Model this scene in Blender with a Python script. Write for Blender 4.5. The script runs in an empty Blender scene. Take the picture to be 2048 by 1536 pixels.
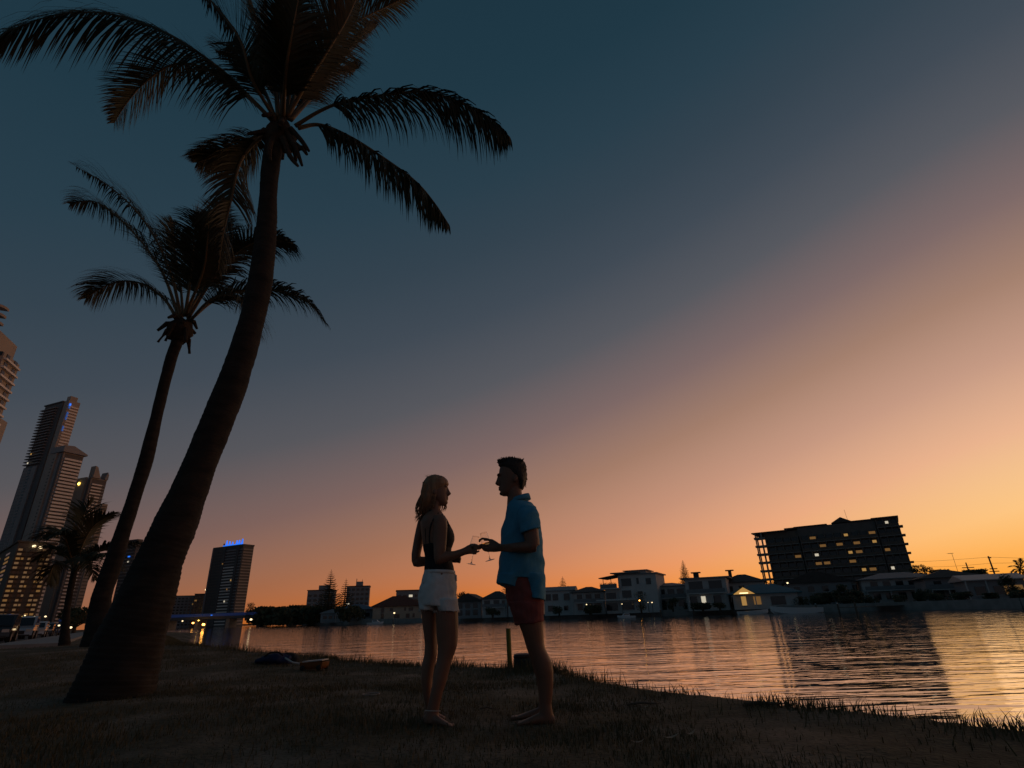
import bpy, bmesh, math, random
import numpy as np
from mathutils import Vector, Matrix, noise as mnoise

random.seed(7); rng = np.random.default_rng(7)
S = bpy.context.scene
COL = S.collection
PI = math.pi

# ------------------------------------------------------------------ camera
F = 1083.0                      # focal length in pixels of a 2048 wide frame
PITCH = math.radians(23.06); ROLL = math.radians(2.0)
CAM = np.array([0.0, 0.0, 0.68])
_f = np.array([0, math.cos(PITCH), math.sin(PITCH)]); _r = np.array([1.0, 0, 0]); _u = np.cross(_r, _f)
R_ = _r*math.cos(ROLL) - _u*math.sin(ROLL); U_ = _u*math.cos(ROLL) + _r*math.sin(ROLL); F_ = _f
cd = bpy.data.cameras.new('camera'); cam = bpy.data.objects.new('camera', cd); COL.objects.link(cam)
cd.sensor_width = 36; cd.lens = 36*F/2048; cd.clip_start = 0.05; cd.clip_end = 9000
cam.matrix_world = Matrix(((R_[0], U_[0], -F_[0], CAM[0]), (R_[1], U_[1], -F_[1], CAM[1]), (R_[2], U_[2], -F_[2], CAM[2]), (0, 0, 0, 1)))
S.camera = cam

def ray(px, py):
    d = (px-1024)/F*R_ - (py-768)/F*U_ + F_
    return d/np.linalg.norm(d)
def at(px, py, Y):
    """world point at distance Y in front of the viewpoint, used to size and place things"""
    d = ray(px, py); return CAM + d*(Y/d[1])
def V(px, py, Y): return Vector(at(px, py, Y))

# ------------------------------------------------------------------ sky
SUN_AZ = math.radians(50)
w = bpy.data.worlds.new('World'); S.world = w; w.use_nodes = True
nt = w.node_tree; nt.nodes.clear()
def N(t, **k):
    n = nt.nodes.new(t)
    for a, b in k.items(): setattr(n, a, b)
    return n
def M(op, a, b=None, clamp=False):
    n = N('ShaderNodeMath', operation=op, use_clamp=clamp)
    for i, v in enumerate((a, b)):
        if v is None: continue
        if isinstance(v, (int, float)): n.inputs[i].default_value = v
        else: nt.links.new(v, n.inputs[i])
    return n.outputs[0]
tc = N('ShaderNodeTexCoord'); sx = N('ShaderNodeSeparateXYZ'); nt.links.new(tc.outputs['Generated'], sx.inputs[0])
x, y, z = sx.outputs
el = M('MULTIPLY', M('ARCSINE', M('MAXIMUM', M('MINIMUM', z, 1.0), 0.0)), 180/PI)      # elevation in degrees
hl = M('MAXIMUM', M('SQRT', M('ADD', M('MULTIPLY', x, x), M('MULTIPLY', y, y))), 1e-4)
ca = M('DIVIDE', M('ADD', M('MULTIPLY', x, math.sin(SUN_AZ)), M('MULTIPLY', y, math.cos(SUN_AZ))), hl)
ep = M('ADD', el, M('MULTIPLY', M('MULTIPLY', M('SUBTRACT', M('SQRT', M('ADD', M('MULTIPLY', M('SUBTRACT', 1.0, ca), .5), .01)), .1), 40.0), M('MULTIPLY', hl, hl)))                        # glow falls off away from the sunset
cr = N('ShaderNodeValToRGB'); nt.links.new(M('DIVIDE', ep, 100.0, True), cr.inputs[0])
def lin(h): return [((int(h[i:i+2],16)/255+.055)/1.055)**2.4 if int(h[i:i+2],16) > 10 else int(h[i:i+2],16)/255/12.92 for i in (1,3,5)]
RAMP = []
for e_, hx in ((0,'#ffa64e'),(4,'#ffba63'),(7,'#fdc987'),(12.5,'#eab591'),(17.8,'#c69b85'),(23.4,'#a38271'),(29,'#7d6a69'),(35,'#575960'),(41,'#414b56'),(46,'#34434f'),(51,'#293e4b'),(57,'#203845'),(66,'#1b3340'),(80,'#182d3a'),(100,'#182c3a')):
    k_ = math.exp(-e_/7) if e_ < 20 else 0
    c_ = lin(hx); RAMP.append((e_, min(c_[0],1), min(c_[1]/(1-.70*k_), 1), min(c_[2]/max(1-1.12*k_, .13), .62)))
els = cr.color_ramp.elements
while len(els) > 1: els.remove(els[-1])
els[0].position = 0; els[0].color = (*RAMP[0][1:], 1)
for p, r, g, b in RAMP[1:]:
    e = els.new(p/100); e.color = (r, g, b, 1)
hz = M('MULTIPLY', M('EXPONENT', M('DIVIDE', el, -7.0)), M('MULTIPLY', M('ADD', ca, 1.0), .65, True))                                             # thicker air near the horizon reddens
mul = N('ShaderNodeCombineXYZ'); mul.inputs[0].default_value = 1.0
nt.links.new(M('SUBTRACT', 1.0, M('MULTIPLY', hz, 0.70)), mul.inputs[1]); nt.links.new(M('MAXIMUM', M('SUBTRACT', 1.0, M('MULTIPLY', hz, 1.12)), 0.03), mul.inputs[2])
vm = N('ShaderNodeVectorMath', operation='MULTIPLY'); nt.links.new(cr.outputs[0], vm.inputs[0]); nt.links.new(mul.outputs[0], vm.inputs[1])
bg = N('ShaderNodeBackground'); nt.links.new(vm.outputs[0], bg.inputs[0]); bg.inputs[1].default_value = 1.0
wo = N('ShaderNodeOutputWorld'); nt.links.new(bg.outputs[0], wo.inputs[0])

# afterglow: a very weak, very soft sun just at the horizon
sl = bpy.data.lights.new('afterglow_sun', 'SUN'); sl.energy = 0.05; sl.angle = math.radians(25); sl.color = (1, .62, .33)
so = bpy.data.objects.new('afterglow_sun', sl); COL.objects.link(so)
sd = Vector((math.sin(SUN_AZ)*math.cos(.09), math.cos(SUN_AZ)*math.cos(.09), math.sin(.09)))
so.rotation_euler = sd.to_track_quat('Z', 'Y').to_euler()
S.view_settings.view_transform = 'Standard'; S.view_settings.look = 'None'; S.view_settings.exposure = 0; S.view_settings.gamma = 1

# ------------------------------------------------------------------ materials
MATS = {}
def mat(name, col, rough=.7, metal=0, spec=.5, noise=0, nscale=5, bump=0, bscale=40, emit=None, estr=0, col2=None, trans=0, ior=1.45, stretch=None, coat=0):
    if name in MATS: return MATS[name]
    m = bpy.data.materials.new(name); m.use_nodes = True; t = m.node_tree; b = t.nodes['Principled BSDF']
    b.inputs['Base Color'].default_value = (*col, 1); b.inputs['Roughness'].default_value = rough; b.inputs['Metallic'].default_value = metal
    b.inputs['Specular IOR Level'].default_value = spec; b.inputs['IOR'].default_value = ior; b.inputs['Transmission Weight'].default_value = trans
    b.inputs['Coat Weight'].default_value = coat
    tcn = t.nodes.new('ShaderNodeTexCoord'); vec = tcn.outputs['Object']
    if stretch:
        mp = t.nodes.new('ShaderNodeMapping'); mp.inputs['Scale'].default_value = stretch; t.links.new(vec, mp.inputs[0]); vec = mp.outputs[0]
    if noise or col2:
        n = t.nodes.new('ShaderNodeTexNoise'); n.inputs['Scale'].default_value = nscale; n.inputs['Detail'].default_value = 6; t.links.new(vec, n.inputs[0])
        mx = t.nodes.new('ShaderNodeMix'); mx.data_type = 'RGBA'
        c2 = col2 if col2 else tuple(c*(1-noise) for c in col)
        mr = t.nodes.new('ShaderNodeMapRange'); mr.inputs[1].default_value = .35; mr.inputs[2].default_value = .65; t.links.new(n.outputs[0], mr.inputs[0])
        t.links.new(mr.outputs[0], mx.inputs[0]); mx.inputs[6].default_value = (*col, 1); mx.inputs[7].default_value = (*c2, 1)
        t.links.new(mx.outputs[2], b.inputs['Base Color'])
    if bump:
        n2 = t.nodes.new('ShaderNodeTexNoise'); n2.inputs['Scale'].default_value = bscale; n2.inputs['Detail'].default_value = 4; t.links.new(vec, n2.inputs[0])
        bp = t.nodes.new('ShaderNodeBump'); bp.inputs['Strength'].default_value = .8; bp.inputs['Distance'].default_value = bump
        t.links.new(n2.outputs[0], bp.inputs['Height']); t.links.new(bp.outputs[0], b.inputs['Normal'])
    if emit:
        b.inputs['Emission Color'].default_value = (*emit, 1); b.inputs['Emission Strength'].default_value = estr
    MATS[name] = m; return m

skin_m = mat('skin_tan', (.21, .10, .062), .5, noise=.12, nscale=9)
skin_f = mat('skin_fair', (.26, .13, .085), .5, noise=.1, nscale=9)
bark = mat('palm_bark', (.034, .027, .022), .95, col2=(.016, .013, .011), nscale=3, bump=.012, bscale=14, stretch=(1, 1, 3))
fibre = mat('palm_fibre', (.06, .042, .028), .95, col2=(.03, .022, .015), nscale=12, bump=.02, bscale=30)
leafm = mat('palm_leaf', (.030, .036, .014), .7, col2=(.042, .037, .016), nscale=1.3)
rachm = mat('palm_stalk', (.15, .10, .04), .6, noise=.3, nscale=3)
foliage = mat('dark_foliage', (.045, .060, .026), .8, col2=(.065, .06, .03), nscale=.4)
pinem = mat('pine_foliage', (.035, .05, .026), .8, col2=(.05, .05, .026), nscale=.5)
trunkm = mat('tree_trunk', (.09, .065, .045), .9)
white_r = mat('white_render', (.52, .52, .51), .8, noise=.12, nscale=.6)
cream_r = mat('cream_render', (.50, .43, .34), .8, noise=.12, nscale=.6)
grey_r = mat('grey_render', (.30, .30, .31), .85, noise=.15, nscale=.5)
dark_r = mat('dark_render', (.165, .15, .14), .85, noise=.2, nscale=.5)
brown_r = mat('brown_render', (.15, .125, .105), .85, noise=.2, nscale=.5)
conc = mat('concrete', (.29, .28, .265), .9, noise=.25, nscale=.8)
pale_band = mat('pale_spandrel', (.80, .77, .73), .4, noise=.06, nscale=.3)
tan_clad = mat('tan_cladding', (.36, .325, .29), .7, noise=.1, nscale=.1)
dk_clad = mat('dark_cladding', (.10, .10, .105), .6, noise=.1, nscale=.1)
glassd = mat('window_glass', (.02, .025, .03), .08, spec=.7)
lit_w = mat('lit_window', (.3, .2, .1), .6, emit=(1, .55, .16), estr=.34)
lit_dim = mat('dim_lit_window', (.3, .2, .1), .6, emit=(1, .5, .15), estr=.14)
lit_gold = mat('golden_glazing', (.3, .22, .12), .4, emit=(1, .56, .26), estr=.11)
lit_white = mat('white_lit_window', (.4, .4, .38), .6, emit=(1, .88, .66), estr=.55)
lamp_y = mat('lamp_glow_yellow', (1, .8, .3), .5, emit=(1, .62, .10), estr=6)
lamp_w = mat('lamp_glow_warm', (1, .9, .7), .5, emit=(1, .74, .40), estr=2)
lamp_o = mat('lamp_glow_orange', (1, .7, .3), .5, emit=(1, .42, .07), estr=9)
blue_l = mat('blue_light', (.1, .3, 1), .5, emit=(.02, .20, 1.0), estr=.9)
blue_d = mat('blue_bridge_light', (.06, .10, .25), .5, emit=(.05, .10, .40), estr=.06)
tile_red = mat('red_roof_tiles', (.16, .055, .035), .85, noise=.3, nscale=2)
tile_dk = mat('dark_roof_tiles', (.085, .075, .07), .85, noise=.3, nscale=2)
tile_gr = mat('grey_roof_sheet', (.20, .21, .22), .6, noise=.15, nscale=1)
tile_teal = mat('teal_roof_sheet', (.05, .16, .20), .55, noise=.2, nscale=1)
tile_blue = mat('blue_roof_sheet', (.08, .12, .18), .55, noise=.2, nscale=1)
pale_roof = mat('pale_roof_sheet', (.55, .48, .45), .55, noise=.1, nscale=1)
metal_d = mat('dark_metal', (.05, .05, .05), .5, metal=.6)
timber = mat('weathered_timber', (.14, .11, .085), .9, noise=.3, nscale=3)
boat_w = mat('boat_gelcoat', (.6, .62, .63), .35)

# ------------------------------------------------------------------ mesh helpers
class MB:
    def __init__(s): s.v = []; s.f = []
    def add(s, vs, fs):
        o = len(s.v); s.v.extend([tuple(p) for p in vs]); s.f.extend([tuple(i+o for i in q) for q in fs]); return s
    def box(s, x0, x1, y0, y1, z0, z1):
        return s.add([(x0,y0,z0),(x1,y0,z0),(x1,y1,z0),(x0,y1,z0),(x0,y0,z1),(x1,y0,z1),(x1,y1,z1),(x0,y1,z1)],
                     [(0,3,2,1),(4,5,6,7),(0,1,5,4),(1,2,6,5),(2,3,7,6),(3,0,4,7)])
    def prism(s, poly, z0, z1):
        n = len(poly)
        return s.add([(p[0],p[1],z0) for p in poly]+[(p[0],p[1],z1) for p in poly],
                     [tuple(range(n-1,-1,-1)), tuple(range(n,2*n))]+[(i,(i+1)%n,n+(i+1)%n,n+i) for i in range(n)])
    def extr_y(s, poly, y0, y1):            # polygon in xz pushed along y
        n = len(poly)
        return s.add([(p[0],y0,p[1]) for p in poly]+[(p[0],y1,p[1]) for p in poly],
                     [tuple(range(n)), tuple(range(2*n-1,n-1,-1))]+[((i+1)%n,i,n+i,n+(i+1)%n) for i in range(n)])
    def rings(s, rs, cap=True):             # list of rings (each list of points, same count)
        n = len(rs[0]); o = len(s.v)
        for r in rs: s.v.extend([tuple(p) for p in r])
        for k in range(len(rs)-1):
            for i in range(n):
                j = (i+1) % n
                s.f.append((o+k*n+i, o+k*n+j, o+(k+1)*n+j, o+(k+1)*n+i))
        if cap:
            s.f.append(tuple(o+i for i in range(n-1,-1,-1))); s.f.append(tuple(o+(len(rs)-1)*n+i for i in range(n)))
        return s
    def tube(s, pts, rad, n=6):
        pts = [Vector(p) for p in pts]; rs = []
        for k, p in enumerate(pts):
            t = (pts[min(k+1,len(pts)-1)]-pts[max(k-1,0)]).normalized()
            a = t.cross(Vector((0,0,1)) if abs(t.z) < .9 else Vector((1,0,0))).normalized(); b = t.cross(a)
            r = rad[k] if isinstance(rad, (list, tuple)) else rad
            rs.append([p+(a*math.cos(q)+b*math.sin(q))*r for q in [2*PI*i/n for i in range(n)]])
        return s.rings(rs)
    def ell(s, c, rx, ry, rz, n=12, m=8, rot=None):
        c = Vector(c); rs = []
        for k in range(1, m):
            th = PI*k/m
            ring = []
            for i in range(n):
                q = Vector((rx*math.sin(th)*math.cos(2*PI*i/n), ry*math.sin(th)*math.sin(2*PI*i/n), -rz*math.cos(th)))
                if rot: q = rot @ q
                ring.append(c+q)
            rs.append(ring)
        return s.rings(rs)
    def mesh(s, name):
        me = bpy.data.meshes.new(name); me.from_pydata(s.v, [], s.f); me.update(); return me
    def build(s, name, m, parent=None, smooth=False, fix=False):
        me = s.mesh(name)
        if fix:
            bm = bmesh.new(); bm.from_mesh(me); bmesh.ops.recalc_face_normals(bm, faces=bm.faces); bm.to_mesh(me); bm.free()
        return link(name, me, m, parent, smooth)
def link(name, me, m, parent=None, smooth=False, loc=None):
    o = bpy.data.objects.new(name, me); COL.objects.link(o)
    if m and not me.materials: me.materials.append(m)
    if smooth: me.polygons.foreach_set('use_smooth', [True]*len(me.polygons))
    if parent: o.parent = parent
    if loc is not None: o.location = loc
    return o
def tag(o, label=None, cat=None, group=None, kind=None):
    if label: o['label'] = label
    if cat: o['category'] = cat
    if group: o['group'] = group
    if kind: o['kind'] = kind
    return o
def thing(name, label, cat, loc=(0,0,0), rz=0, group=None):
    o = bpy.data.objects.new(name, None); COL.objects.link(o); o.location = loc; o.rotation_euler = (0,0,rz); o.empty_display_size = .2
    return tag(o, label, cat, group)
def pbox(root, name, m, x0, x1, y0, y1, z0, z1):
    """box part with its own origin at its centre"""
    c = ((x0+x1)/2, (y0+y1)/2, (z0+z1)/2)
    return link(name, MB().box(x0-c[0],x1-c[0],y0-c[1],y1-c[1],z0-c[2],z1-c[2]).mesh(name), m, root, loc=c)
_shared = {}
def sbox(root, name, m, w_, d_, h_, loc):
    """box part sharing its mesh with every alike piece"""
    k = (name, m.name, round(w_,3), round(d_,3), round(h_,3))
    if k not in _shared:
        me = MB().box(-w_/2,w_/2,-d_/2,d_/2,-h_/2,h_/2).mesh(name); me.materials.append(m); _shared[k] = me
    return link(name, _shared[k], None, root, loc=loc)
def bevelled(me, wd=.02, seg=2):
    bm = bmesh.new(); bm.from_mesh(me); bmesh.ops.bevel(bm, geom=list(bm.edges), offset=wd, segments=seg, affect='EDGES', clamp_overlap=True)
    bm.to_mesh(me); bm.free(); return me
def fast_mesh(name, verts, faces_flat, nper):
    me = bpy.data.meshes.new(name); nv = len(verts); nf = len(faces_flat)//nper
    me.vertices.add(nv); me.vertices.foreach_set('co', np.asarray(verts, np.float32).ravel())
    me.loops.add(len(faces_flat)); me.loops.foreach_set('vertex_index', np.asarray(faces_flat, np.int32))
    me.polygons.add(nf); me.polygons.foreach_set('loop_start', np.arange(nf, dtype=np.int32)*nper)
    me.update(calc_edges=True); return me
def fuse(name, mb, m, voxel, smooth_it=3, parent=None, wrinkle=None):
    """grow one continuous surface over overlapping lofts"""
    me = mb.mesh(name); bm = bmesh.new(); bm.from_mesh(me); bmesh.ops.recalc_face_normals(bm, faces=bm.faces); bm.to_mesh(me); bm.free()
    o = bpy.data.objects.new(name+'_tmp', me); COL.objects.link(o)
    rm = o.modifiers.new('r', 'REMESH'); rm.mode = 'VOXEL'; rm.voxel_size = voxel
    if smooth_it:
        sm = o.modifiers.new('s', 'SMOOTH'); sm.factor = .5; sm.iterations = smooth_it
    dg = bpy.context.evaluated_depsgraph_get(); res = bpy.data.meshes.new_from_object(o.evaluated_get(dg)); res.name = name
    bpy.data.objects.remove(o); bpy.data.meshes.remove(me)
    if wrinkle:
        n = len(res.vertices); co = np.empty(n*3, np.float32); res.vertices.foreach_get('co', co); co = co.reshape(-1, 3)
        nr = np.empty(n*3, np.float32); res.vertices.foreach_get('normal', nr); nr = nr.reshape(-1, 3)
        d = np.array([wrinkle(Vector(p)) for p in co], np.float32)
        co = co + nr*d[:, None]; res.vertices.foreach_set('co', co.ravel()); res.update()
    return link(name, res, m, parent, True)
def ring2(a, b, hd, n=20, sq=1.0):
    """elliptic section through points a and b with half depth hd along y"""
    a = Vector(a); b = Vector(b); c = (a+b)/2; h = (b-a)/2; out = []
    for i in range(n):
        t = 2*PI*i/n; cx, sy = math.cos(t), math.sin(t)
        cx = math.copysign(abs(cx)**sq, cx); sy = math.copysign(abs(sy)**sq, sy)
        out.append(c + h*cx + Vector((0, hd*sy, 0)))
    return out
def loft(mb, secs, Y, n=20, sq=1.0):
    """secs: (xl,xr,y,hd[,Y]) or ((x1,y1),(x2,y2),hd[,Y]) measured on the photograph's grid at distance Y"""
    rs = []
    for s in secs:
        if isinstance(s[0], tuple):
            (x1,y1),(x2,y2),hd = s[:3]; yy = s[3] if len(s) > 3 else Y
        else:
            x1,x2,y1,hd = s[:4]; y2 = y1; yy = s[4] if len(s) > 4 else Y
        rs.append(ring2(at(x1,y1,yy), at(x2,y2,yy), hd, n, sq))
    return mb.rings(rs)
def caps(mb, pts, rad, n=8):
    """rounded chain of points (fingers)"""
    mb.tube(pts, rad, n)
    for k, p in enumerate(pts):
        r = rad[k] if isinstance(rad, (list, tuple)) else rad
        mb.ell(p, r, r, r, n, 6)
    return mb

# ------------------------------------------------------------------ ground, bank, water
WATER_Z = -0.85
def hgt(x, y): return 0.32*np.exp(-((x+11)**2+(y-14)**2)/(2*5.5**2)) + .02*np.sin(x*1.1+.6)*np.sin(y*.9)
def ghit(px, py):
    d = ray(px, py); t = 0.5
    for _ in range(4000):
        p = CAM + d*t
        if p[2] <= hgt(p[0], p[1]): break
        t += .01 + t*.0015
    return CAM + d*t
edge_px = [(2047,1452),(1850,1432),(1700,1416),(1550,1402),(1400,1388),(1270,1371),(1150,1352),(1100,1338),(1040,1333),(930,1332),(850,1330),(700,1320),(600,1308),(500,1301),(420,1293),(340,1286)]
shore = [(16,-14),(7.5,-2.5),(4.2,2.2)] + [tuple(ghit(*p)[:2]) for p in edge_px]
lx, ly = shore[-1]
shore += [(lx*1.9, ly*1.95), (-40,66), (-110,170), (-290,430), (-700,1000), (-1600,2200)]
shore = np.array(shore)
def sdist(X, Yv):
    """signed distance to the shoreline, positive on land (left of it)"""
    best = np.full(X.shape, 1e9); sign = np.ones(X.shape)
    for a, b in zip(shore[:-1], shore[1:]):
        e = b-a; L = (e**2).sum(); t = np.clip(((X-a[0])*e[0]+(Yv-a[1])*e[1])/L, 0, 1)
        dx = X-(a[0]+t*e[0]); dy = Yv-(a[1]+t*e[1]); d = np.hypot(dx, dy)
        c = e[0]*dy - e[1]*dx; m = d < best-1e-9
        best = np.where(m, d, best); sign = np.where(m, np.where(c > 0, 1, -1), sign)
    return best*sign
def gz(X, Yv):
    X = np.asarray(X, float); Yv = np.asarray(Yv, float); s = sdist(X, Yv)
    t = np.clip((0.12-s)/1.3, 0, 1); t = t*t*(3-2*t)
    return hgt(X, Yv)*(1-t) - 1.35*t
def gpt(px, py):
    p = ghit(px, py); return Vector((p[0], p[1], float(gz(p[0], p[1]))))
def axis(fine0, fine1, step, lo, hi):
    a = list(np.arange(fine0, fine1+1e-6, step)); s = step
    while a[-1] < hi: s *= 1.16; a.append(a[-1]+s)
    s = step
    while a[0] > lo: s *= 1.16; a.insert(0, a[0]-s)
    return np.array(a)
gx = axis(-8.5, 4.5, .11, -2600, 30); gy = axis(1.2, 13.5, .11, -40, 2600)
GX, GY = np.meshgrid(gx, gy); GZ = gz(GX, GY)
near = np.exp(-((GX)**2+(GY-6)**2)/200)
mn = np.array([[mnoise.noise(Vector((a*1.7, b*1.7, 0)))*.022 + mnoise.noise(Vector((a*6, b*6, 3)))*.008 if abs(a) < 25 and abs(b) < 40 else 0 for a in gx] for b in gy])
GZ = GZ + mn*near
nx, ny = len(gx), len(gy)
idx = np.arange(nx*ny).reshape(ny, nx)
fc = np.stack([idx[:-1,:-1], idx[:-1,1:], idx[1:,1:], idx[1:,:-1]], -1).reshape(-1, 4)
gm = mat('lawn_soil', (.10, .075, .045), .95)
def ground_mat(m):
    t = m.node_tree; b = t.nodes['Principled BSDF']; tcn = t.nodes.new('ShaderNodeTexCoord')
    def nz(sc, det=6):
        n = t.nodes.new('ShaderNodeTexNoise'); n.inputs['Scale'].default_value = sc; n.inputs['Detail'].default_value = det; t.links.new(tcn.outputs['Object'], n.inputs[0]); return n.outputs[0]
    def ramp(src, a, c):
        r = t.nodes.new('ShaderNodeMapRange'); r.inputs[1].default_value = a; r.inputs[2].default_value = c; t.links.new(src, r.inputs[0]); return r.outputs[0]
    def mix(f, c1, c2):
        x_ = t.nodes.new('ShaderNodeMix'); x_.data_type = 'RGBA'; t.links.new(f, x_.inputs[0])
        for i, c in ((6, c1), (7, c2)):
            if isinstance(c, tuple): x_.inputs[i].default_value = (*c, 1)
            else: t.links.new(c, x_.inputs[i])
        return x_.outputs[2]
    c = mix(ramp(nz(9), .4, .62), (.075, .060, .032), (.115, .092, .05))
    c = mix(ramp(nz(1.1), .48, .64), c, (.25, .18, .125))
    c = mix(ramp(nz(38, 3), .5, .72), c, (.05, .04, .026))
    t.links.new(c, b.inputs['Base Color'])
    bp = t.nodes.new('ShaderNodeBump'); bp.inputs['Distance'].default_value = .02; t.links.new(nz(30), bp.inputs['Height']); t.links.new(bp.outputs[0], b.inputs['Normal'])
ground_mat(gm)
go = link('ground', fast_mesh('ground', np.stack([GX.ravel(), GY.ravel(), GZ.ravel()], -1), fc.ravel(), 4), gm, smooth=True); tag(go, kind='structure')

# water with wind ripples
wm = bpy.data.materials.new('river_water'); wm.use_nodes = True; MATS['river_water'] = wm
def water_mat(m):
    t = m.node_tree; t.nodes.clear(); out = t.nodes.new('ShaderNodeOutputMaterial'); tcn = t.nodes.new('ShaderNodeTexCoord')
    def wav(sc, rot, sxx, det, dist):
        mp = t.nodes.new('ShaderNodeMapping'); mp.inputs['Scale'].default_value = (sxx, 1, 1); mp.inputs['Rotation'].default_value = (0, 0, rot); t.links.new(tcn.outputs['Object'], mp.inputs[0])
        n = t.nodes.new('ShaderNodeTexNoise'); n.inputs['Scale'].default_value = sc; n.inputs['Detail'].default_value = det; n.inputs['Distortion'].default_value = .3; t.links.new(mp.outputs[0], n.inputs[0])
        mm = t.nodes.new('ShaderNodeMath'); mm.operation = 'MULTIPLY'; mm.inputs[1].default_value = dist; t.links.new(n.outputs[0], mm.inputs[0]); return mm.outputs[0]
    def add(a, c):
        q = t.nodes.new('ShaderNodeMath'); q.operation = 'ADD'; t.links.new(a, q.inputs[0]); t.links.new(c, q.inputs[1]); return q.outputs[0]
    hgt_ = add(add(wav(1.7, .10, .23, 2, .039), wav(5.0, -.10, .30, 2, .011)), wav(.30, .18, .40, 1, .05))
    bp = t.nodes.new('ShaderNodeBump'); bp.inputs['Strength'].default_value = 1; bp.inputs['Distance'].default_value = 1.0; t.links.new(hgt_, bp.inputs['Height'])
    fr = t.nodes.new('ShaderNodeFresnel'); fr.inputs['IOR'].default_value = 1.33; t.links.new(bp.outputs[0], fr.inputs['Normal'])
    mr = t.nodes.new('ShaderNodeMapRange'); mr.inputs[1].default_value = 0; mr.inputs[2].default_value = .55; mr.inputs[3].default_value = .42; mr.inputs[4].default_value = 1.0; t.links.new(fr.outputs[0], mr.inputs[0])
    df = t.nodes.new('ShaderNodeBsdfDiffuse'); df.inputs[0].default_value = (.012, .014, .014, 1); gl = t.nodes.new('ShaderNodeBsdfGlossy'); gl.inputs['Roughness'].default_value = .04; t.links.new(bp.outputs[0], gl.inputs['Normal'])
    mx = t.nodes.new('ShaderNodeMixShader'); t.links.new(mr.outputs[0], mx.inputs[0]); t.links.new(df.outputs[0], mx.inputs[1]); t.links.new(gl.outputs[0], mx.inputs[2]); t.links.new(mx.outputs[0], out.inputs[0])
water_mat(wm)
wo_ = MB().add([(-3000,-60,WATER_Z),(3000,-60,WATER_Z),(3000,5000,WATER_Z),(-3000,5000,WATER_Z)], [(0,1,2,3)]).build('river_water', wm); tag(wo_, kind='structure')

# far bank
far_px = [(2700,58),(2400,68),(2048,84),(1900,98),(1800,108),(1650,122),(1500,138),(1300,152),(1100,168),(850,205),(700,238),(610,300),(560,640),(340,680),(250,760)]
far_xy = [(float(at(p, 1225, Y)[0]), Y) for p, Y in far_px]
BZ = 0.35
fb = MB(); o2 = [(3000, 30)] + far_xy + [(-1200, 900), (-3000, 3000), (3000, 5000)]
fb.prism(o2[::-1], -3, BZ)
tag(fb.build('far_bank', mat('far_bank_soil', (.075, .07, .05), .95, noise=.4, nscale=.3), fix=True), kind='structure')
def bankY(px):
    for (p0, y0), (p1, y1) in zip(far_px[:-1], far_px[1:]):
        if p1 <= px <= p0: return y0+(y1-y0)*(p0-px)/(p0-p1)
    return 200
# seawall in panels along the right bank
sw = thing('seawall', 'low grey concrete seawall along the far river bank below the houses', 'wall')
pts = [p for p, q in zip(far_xy, far_px) if q[1] < 310]
for k in range(len(pts)-1):
    a = Vector((*pts[k], 0)); b = Vector((*pts[k+1], 0)); L = (b-a).length; nseg = max(1, int(L/14)); d = (b-a)/nseg
    for i in range(nseg):
        c = a+d*(i+.5); hh = 1.75+.25*((i*7+k*3) % 3)
        pn = link('wall_panel', MB().box(-d.length/2+.04, d.length/2-.04, -.25, .25, -2.2, hh-1.2).mesh('wall_panel'), conc, sw, loc=c-Vector((0,.3,0))); pn.rotation_euler[2] = math.atan2(d.y, d.x)

# street on the left
road = mat('asphalt', (.06, .06, .062), .85, noise=.2, nscale=2); foot = mat('footpath_concrete', (.30, .29, .28), .9, noise=.15, nscale=1.5)
def strip(name, m, p, q, w0, z0, z1):
    p = Vector(p); q = Vector(q); n = Vector((-(q-p).y, (q-p).x, 0)).normalized()
    a, b, c, d = p, q, q+n*w0, p+n*w0
    return tag(MB().prism([(v.x, v.y) for v in (a, b, c, d)], z0, z1).build(name, m, fix=True), kind='structure')
CARS = [(-8, 38.0), (40, 46.0), (68, 55.0), (86, 66.0), (104, 80.0)]
_ca = V(CARS[0][0], 1265, CARS[0][1]); _cb = V(CARS[-1][0], 1265, CARS[-1][1]); _cd = Vector(((_cb-_ca).x, (_cb-_ca).y, 0)).normalized(); _cn = Vector((-_cd.y, _cd.x, 0))
s0 = Vector((_ca.x, _ca.y, 0))-_cd*16-_cn*4.2; s1 = Vector((_cb.x, _cb.y, 0))+_cd*60-_cn*4.2
strip('footpath', foot, s0, s1, 2.6, -.2, .16); 
off = Vector((-(s1-s0).y, (s1-s0).x, 0)).normalized()
strip('street', road, s0+off*2.75, s1+off*2.75, 9, -.2, .06)
strip('kerb', conc, s0+off*2.6, s1+off*2.6, .15, -.2, .165)

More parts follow.
